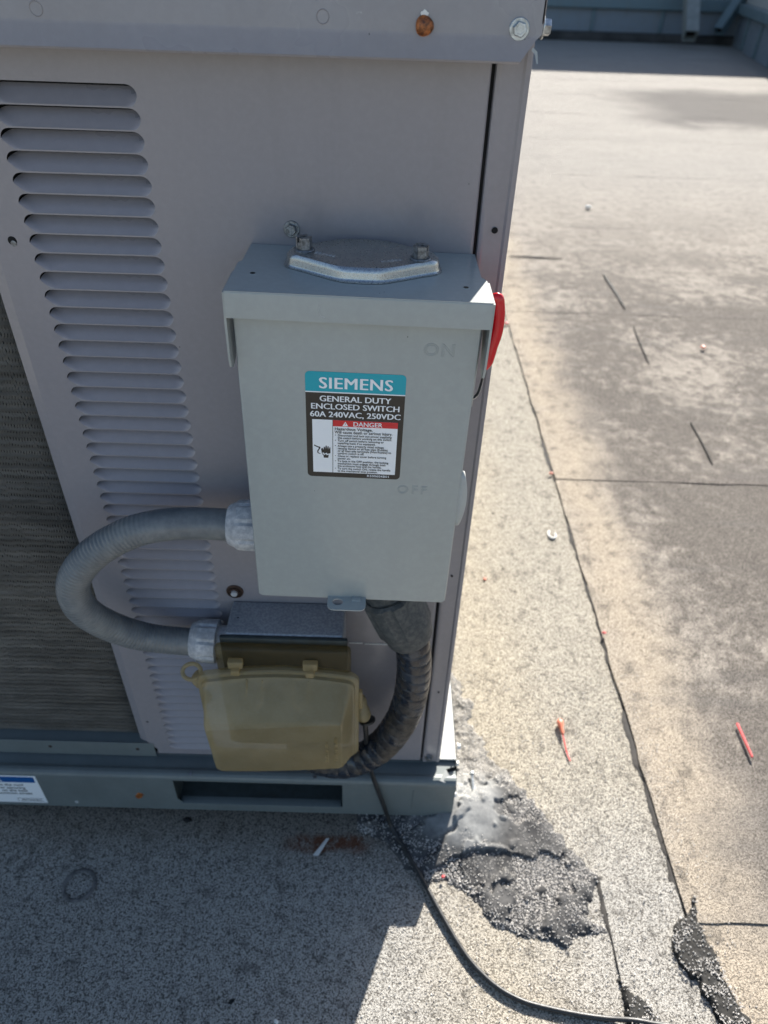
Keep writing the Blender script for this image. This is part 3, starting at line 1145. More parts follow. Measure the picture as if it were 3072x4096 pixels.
sub(MB().box(-.66 + .6, -.5085 + .6, fy - .6 - .0010, fy - .6 - .0006, .0860, .1010), 'blue_band', M['blue_print'], stk)
text_mesh('E', .0075, M['white_print'], 'lettering', stk, (-.5650 + .6, fy - .6 - .0011, .0935))
text_mesh('R', .0075, M['white_print'], 'lettering', stk, (-.5640 + .6, fy - .6 - .0011, .0870))
for t_, z_, x_ in (('on the roof', .0755, -.5300), ('or securing', .0670, -.5290), ('on the best', .0590, -.5275), ('common street', .0510, -.5220)):
    text_mesh(t_, .0088, M['black_print'], 'lettering', stk, (x_ + .6, fy - .6 - .0008, z_), align='RIGHT', bold=.0001)
text_mesh('48TC000862', .0062, M['black_print'], 'lettering', stk, (-.5120 + .6, fy - .6 - .0008, .0322), align='RIGHT')
for a in ((-.550, -.508, .0385, .0389), (-.550, -.508, .0302, .0306), (-.5504, -.550, .0302, .0389)):
    sub(MB().box(a[0] + .6, a[1] + .6, fy - .6 - .0009, fy - .6 - .0006, a[2], a[3]), 'box_rule', M['black_print'], stk)

# ---------------------------------------------------------------- disconnect switch
TH = R(.9)
sw = empty('disconnect_switch', (0, 0, .92), 'grey enclosed safety disconnect switch with red handle and teal topped warning label', 'switch box', rot=(0, TH, 0))
base_local = Vector((0, 0, -.337))
sw.location = Vector((0, 0, .92)) + Euler((0, TH, 0)).to_matrix() @ base_local
SO = (0, 0, .337)


def sp(mb_, name, mat, par=None, **k):
    return mb_.build(name, mat, par or sw, offset=SO, **k)


# body shell with rounded vertical edges
def rrect(x0, x1, y0, y1, r, seg=5):
    pts = []
    for cx, cy, a0 in ((x1 - r, y0 + r, -90), (x1 - r, y1 - r, 0), (x0 + r, y1 - r, 90), (x0 + r, y0 + r, 180)):
        for k in range(seg + 1):
            a = R(a0 + 90 * k / seg)
            pts.append((cx + r * math.cos(a), cy + r * math.sin(a)))
    return pts


sp(MB().prism(rrect(-.0975, .0965, -.100, -.0005, .004), -.333, -.0015, 'z'), 'enclosure', M['switch'], angle=35)
# door front: shallow tray with clipped lower corners
bm = bmesh.new()
dx0, dx1, dz0, dz1 = -.1003, .0990, -.3370, -.012
outl = [(dx0, dz1), (dx1, dz1), (dx1, dz0 + .0035), (dx1 - .0035, dz0), (dx0 + .0035, dz0), (dx0, dz0 + .0035)]
fv = [bm.verts.new((a, -.1037, b)) for a, b in outl]
bv = [bm.verts.new((a, -.090, b)) for a, b in outl]
ff = bm.faces.new(fv)
for i in range(6):
    bm.faces.new((fv[i], fv[(i + 1) % 6], bv[(i + 1) % 6], bv[i]))
bm.edges.index_update()
eds = [e for e in ff.edges]
bmesh.ops.bevel(bm, geom=eds, offset=.0016, segments=4, affect='EDGES', profile=.5)
dm = MB()
bm.verts.index_update()
dm.add([v.co[:] for v in bm.verts], [[v.index for v in f.verts] for f in bm.faces])
bm.free()
door = sp(dm, 'door', M['switch'], angle=35)
door.location = (0, 0, 0)
# rain hood: top plate with notches, front lip, side lips
T = .0014
plate = [(-.1036, -.1128), (.1040, -.1128), (.1036, -.066), (.0995, -.058), (.0990, -.001), (-.1003, -.001), (-.1008, -.044), (-.1036, -.050)]
hood = MB()
bm = bmesh.new()
vt = [bm.verts.new((a, b, 0)) for a, b in plate]
vb = [bm.verts.new((a, b, -T)) for a, b in plate]
bm.faces.new(vt)
bm.faces.new(vb[::-1])
n = len(plate)
ed = []
for i in range(n):
    f_ = bm.faces.new((vt[i], vb[i], vb[(i + 1) % n], vt[(i + 1) % n]))
bm.verts.index_update()
hood.add([v.co[:] for v in bm.verts], [[v.index for v in f.verts] for f in bm.faces])
bm.free()
# front lip with rounded fold
prl = [(-.1108, 0), (-.1122, -.0002), (-.1132, -.0010), (-.1136, -.0024), (-.1138, -.0215), (-.1124, -.0215), (-.1122, -.0026), (-.1112, -.0014)]
hood.prism([(a, b) for a, b in prl], -.1036, .1040, 'x')
hd = sp(hood, 'rain_hood', M['switch'], angle=32)
for sg, xx in ((-1, -.1044), (1, .1048)):
    m_ = MB()
    pts = []
    # side flap, seen edge-on: rounded lower end
    for a, b in ((-.0660, -.0015), (-.1120, -.0015), (-.1128, -.030), (-.1118, -.058), (-.109, -.066), (-.103, -.069), (-.090, -.066), (-.076, -.040), (-.068, -.020)):
        pts.append((a, b))
    m_.prism(pts, xx - .0009, xx + .0009, 'x')
    sp(m_, 'hood_side_flap', M['switch'], angle=40)
for x, y in ((-.0874, -.0734), (.0848, -.083)):
    sp(MB().lathe([(.0030, 0), (.0029, .00025), (.0020, .0003)], (x, y, .0), (0, 0, 1), 20), 'rim_dimple', M['switch'])
    sp(MB().lathe([(.0022, .0003), (.0021, .0004)], (x, y, .0), (0, 0, 1), 16), 'drain_hole', M['hole'])
# small scratches in the hood paint
for a, b in (((-.0300, -.0068), (-.0308, -.0120)), ((-.0308, -.0120), (-.0290, -.0165)), ((-.0290, -.0165), (-.0260, -.0172))):
    sp(MB().tube([(a[0], -.11385, a[1]), (b[0], -.11385, b[1])], .00018, 4), 'scratch', M['fit_light'])

# hub closure plate
def hub_outline(k, dx=0.0, dy=0.0):
    c = Vector((.0008, -.0470))
    W_, H_ = .0640 * k, .0375 * k
    pts = []
    raw = [(-W_, .0), (-W_ * .95, .010), (-W_ * .78, .0170), (-.020, H_ * .93), (-.007, H_), (.007, H_), (.020, H_ * .93), (W_ * .78, .0170), (W_ * .95, .010), (W_, .0),
           (W_ * .95, -.010), (W_ * .78, -.0170), (.020, -H_ * .93), (.007, -H_), (-.007, -H_), (-.020, -H_ * .93), (-W_ * .78, -.0170), (-W_ * .95, -.010)]
    P = smooth_path([(a, b, 0) for a, b in raw] + [(raw[0][0], raw[0][1], 0)], 5)[:-1]
    return [(c.x + p.x + dx, c.y + p.y * 1.0 + dy) for p in P]


bm = MB()
rings = [(1.035, .0004), (1.035, .0016), (1.012, .0022), (1.0, .0034), (.995, .0075), (.975, .0100), (.94, .0117), (.90, .0122)]
vs, fs = [], []
for k, z in rings:
    vs += [(a, b, z) for a, b in hub_outline(k)]
n = len(hub_outline(1))
for j in range(len(rings) - 1):
    for i in range(n):
        fs.append((j * n + i, j * n + (i + 1) % n, (j + 1) * n + (i + 1) % n, (j + 1) * n + i))
fs.append(tuple((len(rings) - 1) * n + i for i in range(n)))
bm.add(vs, fs)
hub = sp(bm, 'hub_plate', M['zinc'], angle=35)
text_mesh('E27486', .0056, M['fit_light'], 'raised_lettering', hub, (-.0395, -.0545, .0122 + .337), rot=(0, 0, R(-22)), depth=.0002, sx=1.0, spacing=1.15)
text_mesh('HA000', .0056, M['fit_light'], 'raised_lettering', hub, (.0165, -.0690, .0122 + .337), rot=(0, 0, R(22)), depth=.0002, sx=1.0, spacing=1.15)
for x, y, ra in ((-.0480, -.0480, .3), (.0478, -.0560, -.9)):
    m_ = MB()
    m_.lathe([(.0087, 0), (.0089, .0008), (.0082, .0016)], (x, y, .0122), (0, 0, 1), 28)
    bt = sp(m_, 'bolt_washer', M['bolt_dull'])
    # slotted hex head: two halves with a slot between
    hx = [(.0067 * math.cos(R(60 * k) + ra), .0067 * math.sin(R(60 * k) + ra)) for k in range(6)]
    for sgn in (-1, 1):
        ca, sa = math.cos(ra + .5), math.sin(ra + .5)
        pts = []
        for i in range(6):
            for t in [k / 8 for k in range(8)]:
                a = hx[i]
                b = hx[(i + 1) % 6]
                px, py = a[0] + (b[0] - a[0]) * t, a[1] + (b[1] - a[1]) * t
                dd = -px * sa + py * ca
                if dd * sgn >= .0009:
                    pts.append((px, py, math.atan2(py, px)))
        # order along the half outline
        mid = math.atan2(ca * sgn, -sa * sgn)
        pts.sort(key=lambda p: (p[2] - mid + math.pi) % (2 * math.pi))
        poly = [(x + p[0], y + p[1]) for p in pts]
        sp(MB().prism(poly, .0136, .0232, 'z'), 'slotted_bolt_head', M['bolt_dull'], angle=30)
    sp(MB().prism([(x + a * .97, y + b * .97) for a, b in hx], .0136, .0192, 'z'), 'bolt_core', M['bolt_dull'], angle=30)

# embossed ON / OFF
text_mesh('ON', .0155, M['switch'], 'embossed_lettering', door, (.0535, -.1037, .337 - .0505), outline=.0004, sx=1.02, spacing=1.12)
text_mesh('OFF', .0132, M['switch'], 'embossed_lettering', door, (.0396, -.1037, .337 - .1925), outline=.00036, sx=1.0, spacing=1.38)

# warning label
lx0, lx1, lz1, lz0 = -.0441, .0413, -.0691, -.1768
def rr2(x0, x1, z0, z1, r, seg=5, corners=(1, 1, 1, 1)):
    pts = []
    for c_, cx, cz, a0 in ((corners[0], x1 - r, z0 + r, -90), (corners[1], x1 - r, z1 - r, 0), (corners[2], x0 + r, z1 - r, 90), (corners[3], x0 + r, z0 + r, 180)):
        if c_:
            for k in range(seg + 1):
                a = R(a0 + 90 * k / seg)
                pts.append((cx + r * math.cos(a), cz + r * math.sin(a)))
        else:
            sx_ = 1 if a0 in (-90, 0) else -1
            sz_ = 1 if a0 in (0, 90) else -1
            pts.append((cx + sx_ * r, cz + sz_ * r))
    return pts


yl = -.1037
lab = sp(MB().prism(rr2(lx0, lx1, lz0, lz1, .004), yl - .00015, yl - .00002, 'y'), 'warning_label', M['black_print'], smooth=False)


def lp(mb_, name, mat):
    return mb_.build(name, mat, lab, False, offset=SO)


zt_ = -.0884
lp(MB().prism(rr2(lx0, lx1, zt_, lz1, .004, 5, (0, 1, 1, 0)), yl - .00028, yl - .00016, 'y'), 'teal_band', M['teal'])
lp(MB().box(lx0, lx1, yl - .00040, yl - .0003, zt_ - .0004, zt_ + .0006), 'white_rule', M['white_print'])
def tm(t, s, m_, x, z, bold=0.0, **k):
    n_ = 1 if bold == 0 else 3
    for q_ in range(n_):
        dx_ = 0 if n_ == 1 else (q_ - 1) * bold
        text_mesh(t, s, m_, 'lettering', lab, (x + dx_, yl - .00050 - .00009 * q_, z + .337), depth=.00002, **k)



tm('SIEMENS', .0150, M['white_print'], -.0010, -.0845, bold=.00042, align='CENTER', sx=1.06, spacing=1.08)
tm('GENERAL DUTY', .0079, M['white_print'], -.0014, -.0970, align='CENTER', bold=.00022, sx=1.08)
tm('ENCLOSED SWITCH', .0079, M['white_print'], -.0012, -.1046, align='CENTER', bold=.00022, sx=1.08)
tm('60A 240VAC, 250VDC', .0079, M['white_print'], -.0010, -.1124, align='CENTER', bold=.00022, sx=1.06)
wx0, wx1, wz0, wz1 = -.0388, .0366, -.1716, -.1155
lp(MB().box(wx0, wx1, yl - .00028, yl - .00016, wz0, wz1), 'white_field', M['white_print'])
lp(MB().box(-.0206, wx1, yl - .00040, yl - .0003, -.1218, wz1), 'red_band', M['red_print'])
lp(MB().box(-.0210, -.0205, yl - .00040, yl - .0003, wz0, wz1), 'divider_rule', M['black_print'])
tm('DANGER', .0064, M['white_print'], .0100, -.1209, align='CENTER', bold=.00012, sx=1.0)
lp(MB().prism([(-.0122, -.1211), (-.0072, -.1211), (-.0097, -.1166)], yl - .00058, yl - .0005, 'y'), 'alert_triangle', M['white_print'])
lp(MB().prism([(-.0101, -.1183), (-.0093, -.1183), (-.0095, -.1197), (-.0099, -.1197)], yl - .0007, yl - .0006, 'y'), 'exclamation_mark', M['red_print'])
tm('Hazardous Voltage.', .0041, M['black_print'], -.0192, -.1256, bold=.00006, sx=1.05)
tm('Will cause death or serious injury.', .0041, M['black_print'], -.0192, -.1290, bold=.00005, sx=.90)
lines = [(1, 'Disconnect and lock out power supplying'), (0, 'this switch before working on this switch.'), (1, 'Turn off switch before removing or'), (0, 'installing fuses if so equipped.'),
         (1, 'Always use a properly rated voltage'), (0, 'sensing device on all fuse clips (Fusible)'), (0, 'or all load side terminals (Non-Fusible) to'), (0, 'confirm switch is off.'),
         (1, 'Close or replace cover before turning'), (0, 'power on.'), (1, 'To lock in the OFF position, the locking'), (0, 'mechanism must engage through both'), (0, 'the enclosure hasp and the handle.'),
         (1, 'To turn the switch ON, rotate the handle'), (0, 'to the mechanical stop position.')]
z_ = -.1317
for b_, t_ in lines:
    if b_:
        z_ -= .0002
        tm('•', .0034, M['black_print'], -.0190, z_)
    tm(t_, .00295, M['black_print'], -.0164, z_, bold=.00003, sx=.97)
    z_ -= .00268
tm('R500604B01', .0034, M['white_print'], .0318, -.1749, align='RIGHT', bold=.00008, sx=1.1, spacing=1.1)
# hand and shock pictogram
hand = [(-.0313, -.1462), (-.0306, -.1452), (-.0300, -.1452), (-.0292, -.1470), (-.0288, -.1438), (-.0280, -.1438), (-.0277, -.1462), (-.0272, -.1425), (-.0263, -.1425), (-.0260, -.1462),
        (-.0254, -.1430), (-.0246, -.1430), (-.0243, -.1465), (-.0237, -.1442), (-.0230, -.1442), (-.0229, -.1500), (-.0246, -.1530), (-.0250, -.1556), (-.0290, -.1556), (-.0292, -.1534), (-.0308, -.1510)]
lp(MB().prism(hand, yl - .0004, yl - .0003, 'y'), 'hand_pictogram', M['black_print'])
lp(MB().prism([(-.0310, -.1506), (-.0290, -.1500), (-.0284, -.1512), (-.0262, -.1500), (-.0258, -.1512), (-.0226, -.1504), (-.0226, -.1514), (-.0264, -.1526), (-.0268, -.1512), (-.0288, -.1526), (-.0294, -.1512)], yl - .00058, yl - .00048, 'y'), 'spark_pictogram', M['white_print'])
lp(MB().prism([(-.0376, -.1418), (-.0340, -.1436), (-.0322, -.1440), (-.0318, -.1450), (-.0338, -.1486), (-.0338, -.1502), (-.0318, -.1512), (-.0320, -.1517), (-.0346, -.1508), (-.0350, -.1486), (-.0332, -.1452), (-.0344, -.1446), (-.0376, -.1430)], yl - .0004, yl - .0003, 'y'), 'wire_pictogram', M['black_print'])

# bottom hasp tab
m_ = MB()
ang = [k * math.pi / 8 for k in range(9)]
outer = [(-.0262, -.1035)] + [(-.0262, -.113)] + [(-.0192 - .007 * math.cos(a), -.116 - .007 * math.sin(a)) for a in [k * math.pi / 12 for k in range(7)]] + [(.0072 + .007 * math.sin(a), -.116 - .007 * math.cos(a)) for a in [k * math.pi / 12 for k in range(7)]] + [(.0142, -.1035)]
hole = [(-.0155 + .0058 * math.cos(R(k * 24)), -.1115 + .0045 * math.sin(R(k * 24))) for k in range(15)]
bm = bmesh.new()
ov = [bm.verts.new((a, b, -.3335)) for a, b in outer]
hv = [bm.verts.new((a, b, -.3335)) for a, b in hole]
eo = [bm.edges.new((ov[i], ov[(i + 1) % len(ov)])) for i in range(len(ov))]
eh = [bm.edges.new((hv[i], hv[(i + 1) % len(hv)])) for i in range(len(hv))]
bmesh.ops.triangle_fill(bm, use_beauty=True, edges=eo + eh)
r_ = bmesh.ops.extrude_face_region(bm, geom=list(bm.faces))
for v in [g_ for g_ in r_['geom'] if isinstance(g_, bmesh.types.BMVert)]:
    v.co.z -= .0013
bm.verts.index_update()
m_.add([v.co[:] for v in bm.verts], [[v.index for v in f.verts] for f in bm.faces])
bm.free()
sp(m_, 'hasp_tab', M['switch'], angle=30)
sp(MB().box(-.0010, .0090, -.1105, -.1036, -.3337, -.3320, .0007, 2), 'hasp_staple', M['switch'])
# thumb latch bulging from the right edge of the door
m_ = MB()
vs, fs = [], []
NJ = 16
for j in range(NJ + 1):
    t = j / NJ
    z = -.166 - .066 * t
    prj = .0068 * math.sin(math.pi * t) ** .6 if 0 < t < 1 else 0
    for a, b in ((.0980, -.1030), (.0988 + prj * .6, -.1052), (.0996 + prj, -.1040), (.0996 + prj, -.0950), (.0980, -.0930)):
        vs.append((a, b if t not in (0, 1) else -.1, z))
for j in range(NJ):
    for i in range(4):
        fs.append((j * 5 + i, j * 5 + i + 1, (j + 1) * 5 + i + 1, (j + 1) * 5 + i))
m_.add(vs, fs)
sp(m_, 'door_pull', M['rail_lit'], angle=60)
# side mechanism and handle
sp(MB().box(.0965, .1005, -.085, -.030, -.112, -.020, .001, 1), 'handle_bracket', M['dark'])
sp(MB().box(.1000, .1020, -.088, -.082, -.106, -.024, .0006, 1), 'bracket_edge', M['switch'])
hp = smooth_path([(.1085, -.0600, -.0215), (.1145, -.0600, -.0165), (.1172, -.0600, -.0230), (.1190, -.0600, -.0420), (.1165, -.0590, -.0620), (.1135, -.0580, -.0830)], 6)
NH = len(hp)
sp(MB().tube(hp, lambda i, a: 0.0037 * (1 if 1 < i < NH - 2 else (.8 if i in (1, NH - 2) else .45)) * (1 + .02 * math.sin(i)), 14, True, 1.4), 'handle_grip', M['red'], angle=60)
sp(MB().tube(smooth_path([(.1130, -.058, -.080), (.1120, -.058, -.098), (.1095, -.059, -.1085), (.1030, -.060, -.1135), (.099, -.060, -.1145)], 4), .0014, 8, True, 2.2), 'handle_rod', M['bolt'])

# ---------------------------------------------------------------- conduits
def nut(mb_, o, ax, r, L, ribs=8, taper=.86, seg=48):
    def mod(j, a):
        k = (a * ribs / (2 * math.pi)) % 1
        return 1 + (.075 if (.16 < k < .84 and 1 < j < 6) else 0)
    mb_.lathe([(r * .70, 0), (r * .93, 0), (r, L * .04), (r * 1.0, L * .10), (r * .995, L * .5), (r * .98, L * .70), (r * .95, L * .80), (r * taper, L * .95), (r * taper * .93, L), (r * .6, L)], o, ax, seg, mod)


ch = empty('grey_conduit', (-.14, -.055, .6417), 'grey ribbed flexible conduit looping from the switch box to the outlet box', 'conduit')
CO = Vector((.14, .055, -.6417))
pts = [(-0.108, -.055, .6410), (-0.14, -0.055, 0.6415), (-0.1764, -0.057, 0.6435), (-0.2094, -0.062, 0.644), (-0.2431, -0.068, 0.6370), (-0.28, -0.074, 0.6160), (-0.3060, -0.078, 0.5890), (-0.3185, -0.078, 0.5600), (-0.3180, -0.074, 0.525), (-0.3010, -0.062, 0.4854), (-0.2685, -0.048, 0.4507), (-0.2155, -0.038, 0.4318), (-.18, -.034, .4290)]
path = resample(smooth_path(pts, 14), .0011)
NP = len(path)


def hose_r(i, a):
    t = i / NP
    # ribs deepen in the bend
    P_ = path[i]
    k = sst(-.20, -.29, P_.x)
    return .0174 + (.00006 + .00070 * k) * math.sin(i * 2 * math.pi / 4.2)


MB().tube(path, hose_r, 28).build('jacket', M['hose'], ch, True, 80, CO)
nm = MB()
nut(nm, (-.1035, -.055, .6413), (-1, 0, .01), .0258, .0365)
nm.build('compression_nut', M['fit_light'], ch, True, 32, CO)
nm = MB()
nut(nm, (-.1800, -.034, .4295), (-1, 0, .06), .0262, .0345)
nm.build('compression_nut', M['fit_light'], ch, True, 32, CO)
MB().lathe([(.021, 0), (.021, .014)], (-.1680, -.034, .4290), (-1, 0, .03), 32).build('threaded_collar', M['fit_light'], ch, True, 32, CO)
MB().lathe([(.022, 0), (.022, .006)], (-.0985, -.055, .6413), (-1, 0, 0), 32).build('threaded_collar', M['fit_light'], ch, True, 32, CO)

bh = empty('black_conduit', (.052, -.055, .575), 'black tape wrapped dusty conduit curving from the switch box bottom behind the yellow cover', 'conduit')
BO = Vector((-.052, .055, -.575))
pts = [(.0530, -.055, .505), (.0655, -.055, .4620), (.0705, -.055, .4180), (.0700, -.056, .3790), (.0660, -.057, .3400), (.0570, -.058, .3010), (.0390, -.058, .2560), (.0130, -.058, .2200), (-.0200, -.056, .1980), (-.0550, -.052, .1990), (-.080, -.045, .2250), (-.088, -.035, .2650), (-.09, -.031, .30)]
path2 = resample(smooth_path(pts, 14), .0010)


def tape_r(i, a):
    # spiral of overlapping tape turns, 15 mm wide
    t = (i * .0010 / .0165 + (a / (2 * math.pi)) * .35 * math.cos(a)) % 1
    return .0216 + .0007 * math.sin(math.pi * t) ** .5 - .0017 * math.exp(-t * 20) + .0003 * noise.noise(Vector((i * .03, a * 1.3, 0)))


MB().tube(path2, tape_r, 36).build('tape_wrap', M['tape'], bh, True, 30, BO)
nm = MB()
axn = (.40, -.05, -1)
nut(nm, (.0335, -.054, .5500), axn, .0325, .080, 8, .90, 64)
nm.build('compression_nut', M['fit_dark'], bh, True, 32, BO)
MB().lathe([(.026, 0), (.026, .040)], (.0300, -.055, .5845), (.05, 0, -1), 32).build('threaded_collar', M['fit_dark'], bh, True, 32, BO)

# ---------------------------------------------------------------- outlet box with bubble cover
jb = empty('outlet_box', (-.09, -.03, .33), 'grey cast outlet box fixed under the switch with a yellowed bubble cover', 'outlet box')
JO = Vector((.09, .03, -.33))
bm = bmesh.new()
m_ = MB()
m_.box(-.1640, -.0190, -.056, -.0004, .335, .4700, .003, 3)
m_.build('cast_box', M['cast'], jb, True, 35, JO)
MB().box(-.1700, -.0135, -.0625, -.0560, .262, .4690, .0022, 2).build('gasket_plate', M['pocket'], jb, True, 35, JO)
MB().lathe([(.0005, .0002), (.0012, .0005)], (-.152, -.03, .4700), (0, 0, 1), 8).build('casting_pit', M['hole'], jb, True, 35, JO)
# cover base frame (translucent)
MB().box(-.1745, -.0090, -.0760, -.0630, .2700, .4645, .005, 3).build('cover_base', M['cover_thin'], jb, True, 35, JO)
# receptacle seen dimly through the cover
MB().box(-.162, -.028, -.0800, -.0762, .275, .415, .003, 1).build('receptacle', M['pocket'], jb, True, 35, JO)
for x in (-.1490, -.0580):
    MB().box(x - .0090, x + .0090, -.0850, -.0765, .4380, .4500, .0015, 2).build('hinge_knuckle', M['cover'], jb, True, 35, JO)
    MB().box(x - .0050, x + .0050, -.0900, -.0800, .4310, .4400, .0010, 2).build('hinge_leaf', M['cover'], jb, True, 35, JO)


def ring_pts(x0, x1, zb_, zt_, arch, r, tilt=0.0, n=18, rb=None):
    rb = rb or r
    """rounded outline with arched top; n points per side, constant count"""
    pts = []
    cx = (x0 + x1) / 2
    W_ = (x1 - x0) / 2
    def top(x):
        u = (x - cx) / W_
        return zt_ + arch * (1 - u * u) + tilt * (x - cx)
    def bot(x):
        u = (x - cx) / W_
        return zb_ - .004 * (1 - u * u) + tilt * (x - cx) * .8
    # top, left to right
    for k in range(n + 1):
        a = k / n
        x = x0 + r + (x1 - x0 - 2 * r) * a
        pts.append((x, top(x)))
    for k in range(1, 6):
        a = R(90 - 90 * k / 6)
        pts.append((x1 - r + r * math.cos(a), top(x1 - r) - r + r * math.sin(a)))
    for k in range(7):
        a = k / 6
        pts.append((x1, (top(x1 - r) - r) * (1 - a) + (bot(x1 - rb) + rb) * a))
    for k in range(1, 6):
        a = R(-90 * k / 6)
        pts.append((x1 - rb + rb * math.cos(a), bot(x1 - rb) + rb + rb * math.sin(a)))
    for k in range(n + 1):
        a = 1 - k / n
        x = x0 + rb + (x1 - x0 - 2 * rb) * a
        pts.append((x, bot(x)))
    for k in range(1, 6):
        a = R(-90 - 90 * k / 6)
        pts.append((x0 + rb + rb * math.cos(a), bot(x0 + rb) + rb + rb * math.sin(a)))
    for k in range(7):
        a = k / 6
        pts.append((x0, (bot(x0 + rb) + rb) * (1 - a) + (top(x0 + r) - r) * a))
    for k in range(1, 6):
        a = R(180 - 90 * k / 6)
        pts.append((x0 + r + r * math.cos(a), top(x0 + r) - r + r * math.sin(a)))
    return pts


rings = [  # (x0, x1, zb, zt, arch, r, tilt, y_top, y_bot)
    (-.1990, .0000, .2560, .4190, .013, .014, .03, -.0720, -.0720),
    (-.2005, .0015, .2540, .4200, .013, .014, .03, -.0740, -.0740),
    (-.2005, .0015, .2540, .4195, .013, .014, .03, -.0800, -.0800),
    (-.1990, .0000, .2550, .4180, .013, .014, .03, -.0818, -.0818),
    (-.1950, -.0035, .2565, .4150, .013, .012, .03, -.0825, -.0822),
    (-.1945, -.0040, .2570, .4145, .013, .012, .03, -.0870, -.0860),
    (-.1925, -.0058, .2580, .4120, .0125, .012, .035, -.0885, -.0872),
    (-.1915, -.0068, .2585, .4090, .012, .010, .04, -.0915, -.0885),
    (-.1895, -.0165, .2600, .3800, .003, .005, .10, -.1185, -.1060),
    (-.1885, -.0180, .2615, .3760, .0015, .003, .12, -.1215, -.1085),
    (-.1870, -.0190, .2635, .3735, .001, .002, .12, -.1228, -.1098),
]
vs, fs = [], []
npt = None
for (a, b, c, d, e, f, t, yt, yb) in rings:
    P_ = ring_pts(a, b, c, d, e, f, t, rb=max(f, .010))
    npt = len(P_)
    for (x, z) in P_:
        k = max(0, min(1, (z - c) / (d - c)))
        vs.append((x, yb + (yt - yb) * k, z))
for j in range(len(rings) - 1):
    for i in range(npt):
        fs.append((j * npt + i, j * npt + (i + 1) % npt, (j + 1) * npt + (i + 1) % npt, (j + 1) * npt + i))
# front cap: strips between top row and bottom row
j = len(rings) - 1
# match top points with bottom points
topi = list(range(0, 19))
boti = list(range(19 + 5 + 7 + 5, 19 + 5 + 7 + 5 + 19))
bi = boti[::-1]
for k in range(18):
    fs.append((j * npt + topi[k], j * npt + topi[k + 1], j * npt + bi[k + 1], j * npt + bi[k]))
rs = [18] + list(range(19, 19 + 17)) + [boti[0]]
fs.append(tuple(j * npt + k for k in rs))
ls = [boti[-1]] + list(range(boti[-1] + 1, npt)) + [0]
fs.append(tuple(j * npt + k for k in ls))
m_ = MB()
m_.add(vs, fs)
bub = m_.build('bubble_cover', M['cover'], jb, True, 28, JO)
# U shaped hinge cut-outs moulded on the upper face
for x, t in ((-.1265, 0), (-.0700, 0)):
    w = .0095
    P_ = [(x - w, -.0868, .4235), (x - w, -.0965, .4060)]
    for k in range(9):
        a = math.pi - math.pi * k / 8
        P_.append((x + w * math.cos(a), -.0985 - .0075 * math.sin(a), .4020 - .0085 * math.sin(a)))
    P_ += [(x + w, -.0965, .4060), (x + w, -.0868, .4235)]
    MB().tube([Vector((p[0], p[1] - .0016, p[2])) for p in P_], .0011, 6).build('moulded_tab_edge', M['cover'], jb, True, 80, JO)
# padlock eye and latch lugs on the left
m_ = MB()
m_.tube([(-.2085 + .0115 * math.cos(a), -.0710 + .0075 * math.sin(a), .4140 + .0062 * math.sin(a)) for a in [k * 2 * math.pi / 24 for k in range(24)]], .0026, 10, False, 1.2, True)
m_.build('padlock_eye', M['cover'], jb, True, 60, JO)
m_ = MB()
m_.lathe([(.001, -.002), (.007, 0), (.0095, .006), (.0085, .016), (.0060, .022), (.001, .024)], (-.2030, -.068, .4040), (.10, .1, -1), 14, lambda j, a: 1 + .12 * math.sin(a * 3 + j))
m_.build('latch_lug', M['cover'], jb, True, 60, JO)
m_ = MB()
m_.lathe([(.001, 0), (.006, .002), (.0075, .007), (.005, .015), (.001, .022)], (-.1990, -.066, .3640), (.10, .1, -1), 12, lambda j, a: 1 + .12 * math.sin(a * 3 + j))
m_.build('latch_lug', M['cover'], jb, True, 60, JO)
# right latch and cord gland
MB().box(.0000, .0060, -.0740, -.0660, .3500, .3840, .002, 2).build('side_latch', M['cover'], jb, True, 40, JO)
m_ = MB()
m_.lathe([(.004, 0), (.0070, .002), (.0085, .008), (.0080, .016), (.0100, .022), (.0105, .030), (.0080, .036), (.003, .039)], (.0010, -.050, .3470), (.22, -.42, -1), 18, lambda j, a: 1 + .05 * math.sin(a * 4 + j * 2))
m_.build('cord_gland', M['cover'], jb, True, 50, JO)
MB().lathe([(.008, 0), (.0112, .0015), (.0112, .004), (.008, .005)], (.0120, -.0600, .3110), (.22, -.42, -1), 20).build('gland_ring', M['black_rubber'], jb, True, 50, JO)
for t_, x, z in (('USING IN WET', -.0280, .3550), ('LOCATIONS', -.0400, .3440)):
    text_mesh(t_, .0072, M['cover'], 'moulded_lettering', bub, (x + .09, -.1205 + .03, z - .33), rot=(R(96), R(90), 0), depth=.0003, sx=1.1)

# ---------------------------------------------------------------- black cord
pts = [(.0090, -.0615, .312), (.0105, -.064, .295), (.0120, -.060, .262), (.0140, -.052, .225), (.0170, -.046, .185), (.0210, -.0430, .150), (.0300, -.0430, .108), (.0420, -.0440, .058), (.0520, -.0500, .020), (.064, -.064, .0085),
       (.0850, -.100, .0060), (.112, -.148, .0060), (.1360, -.192, .0050), (.1600, -.2315, .0045), (.182, -.257, .0045), (.208, -.2775, .0045), (.238, -.291, .0045), (.269, -.2980, .0045), (.309, -.3045, .0045), (.349, -.3085, .0045), (.386, -.3115, .0090), (.43, -.317, .0095), (.55, -.325, .0130), (.75, -.33, .014)]
cd = MB().tube([Vector(p) for p in smooth_path(pts, 10)], .0036, 14).build('power_cord', M['black_rubber'], None, True, 80)
tag(cd, 'thin black electric cord hanging from the outlet box and trailing over the roof', 'cord')

# ---------------------------------------------------------------- small things lying on the roof


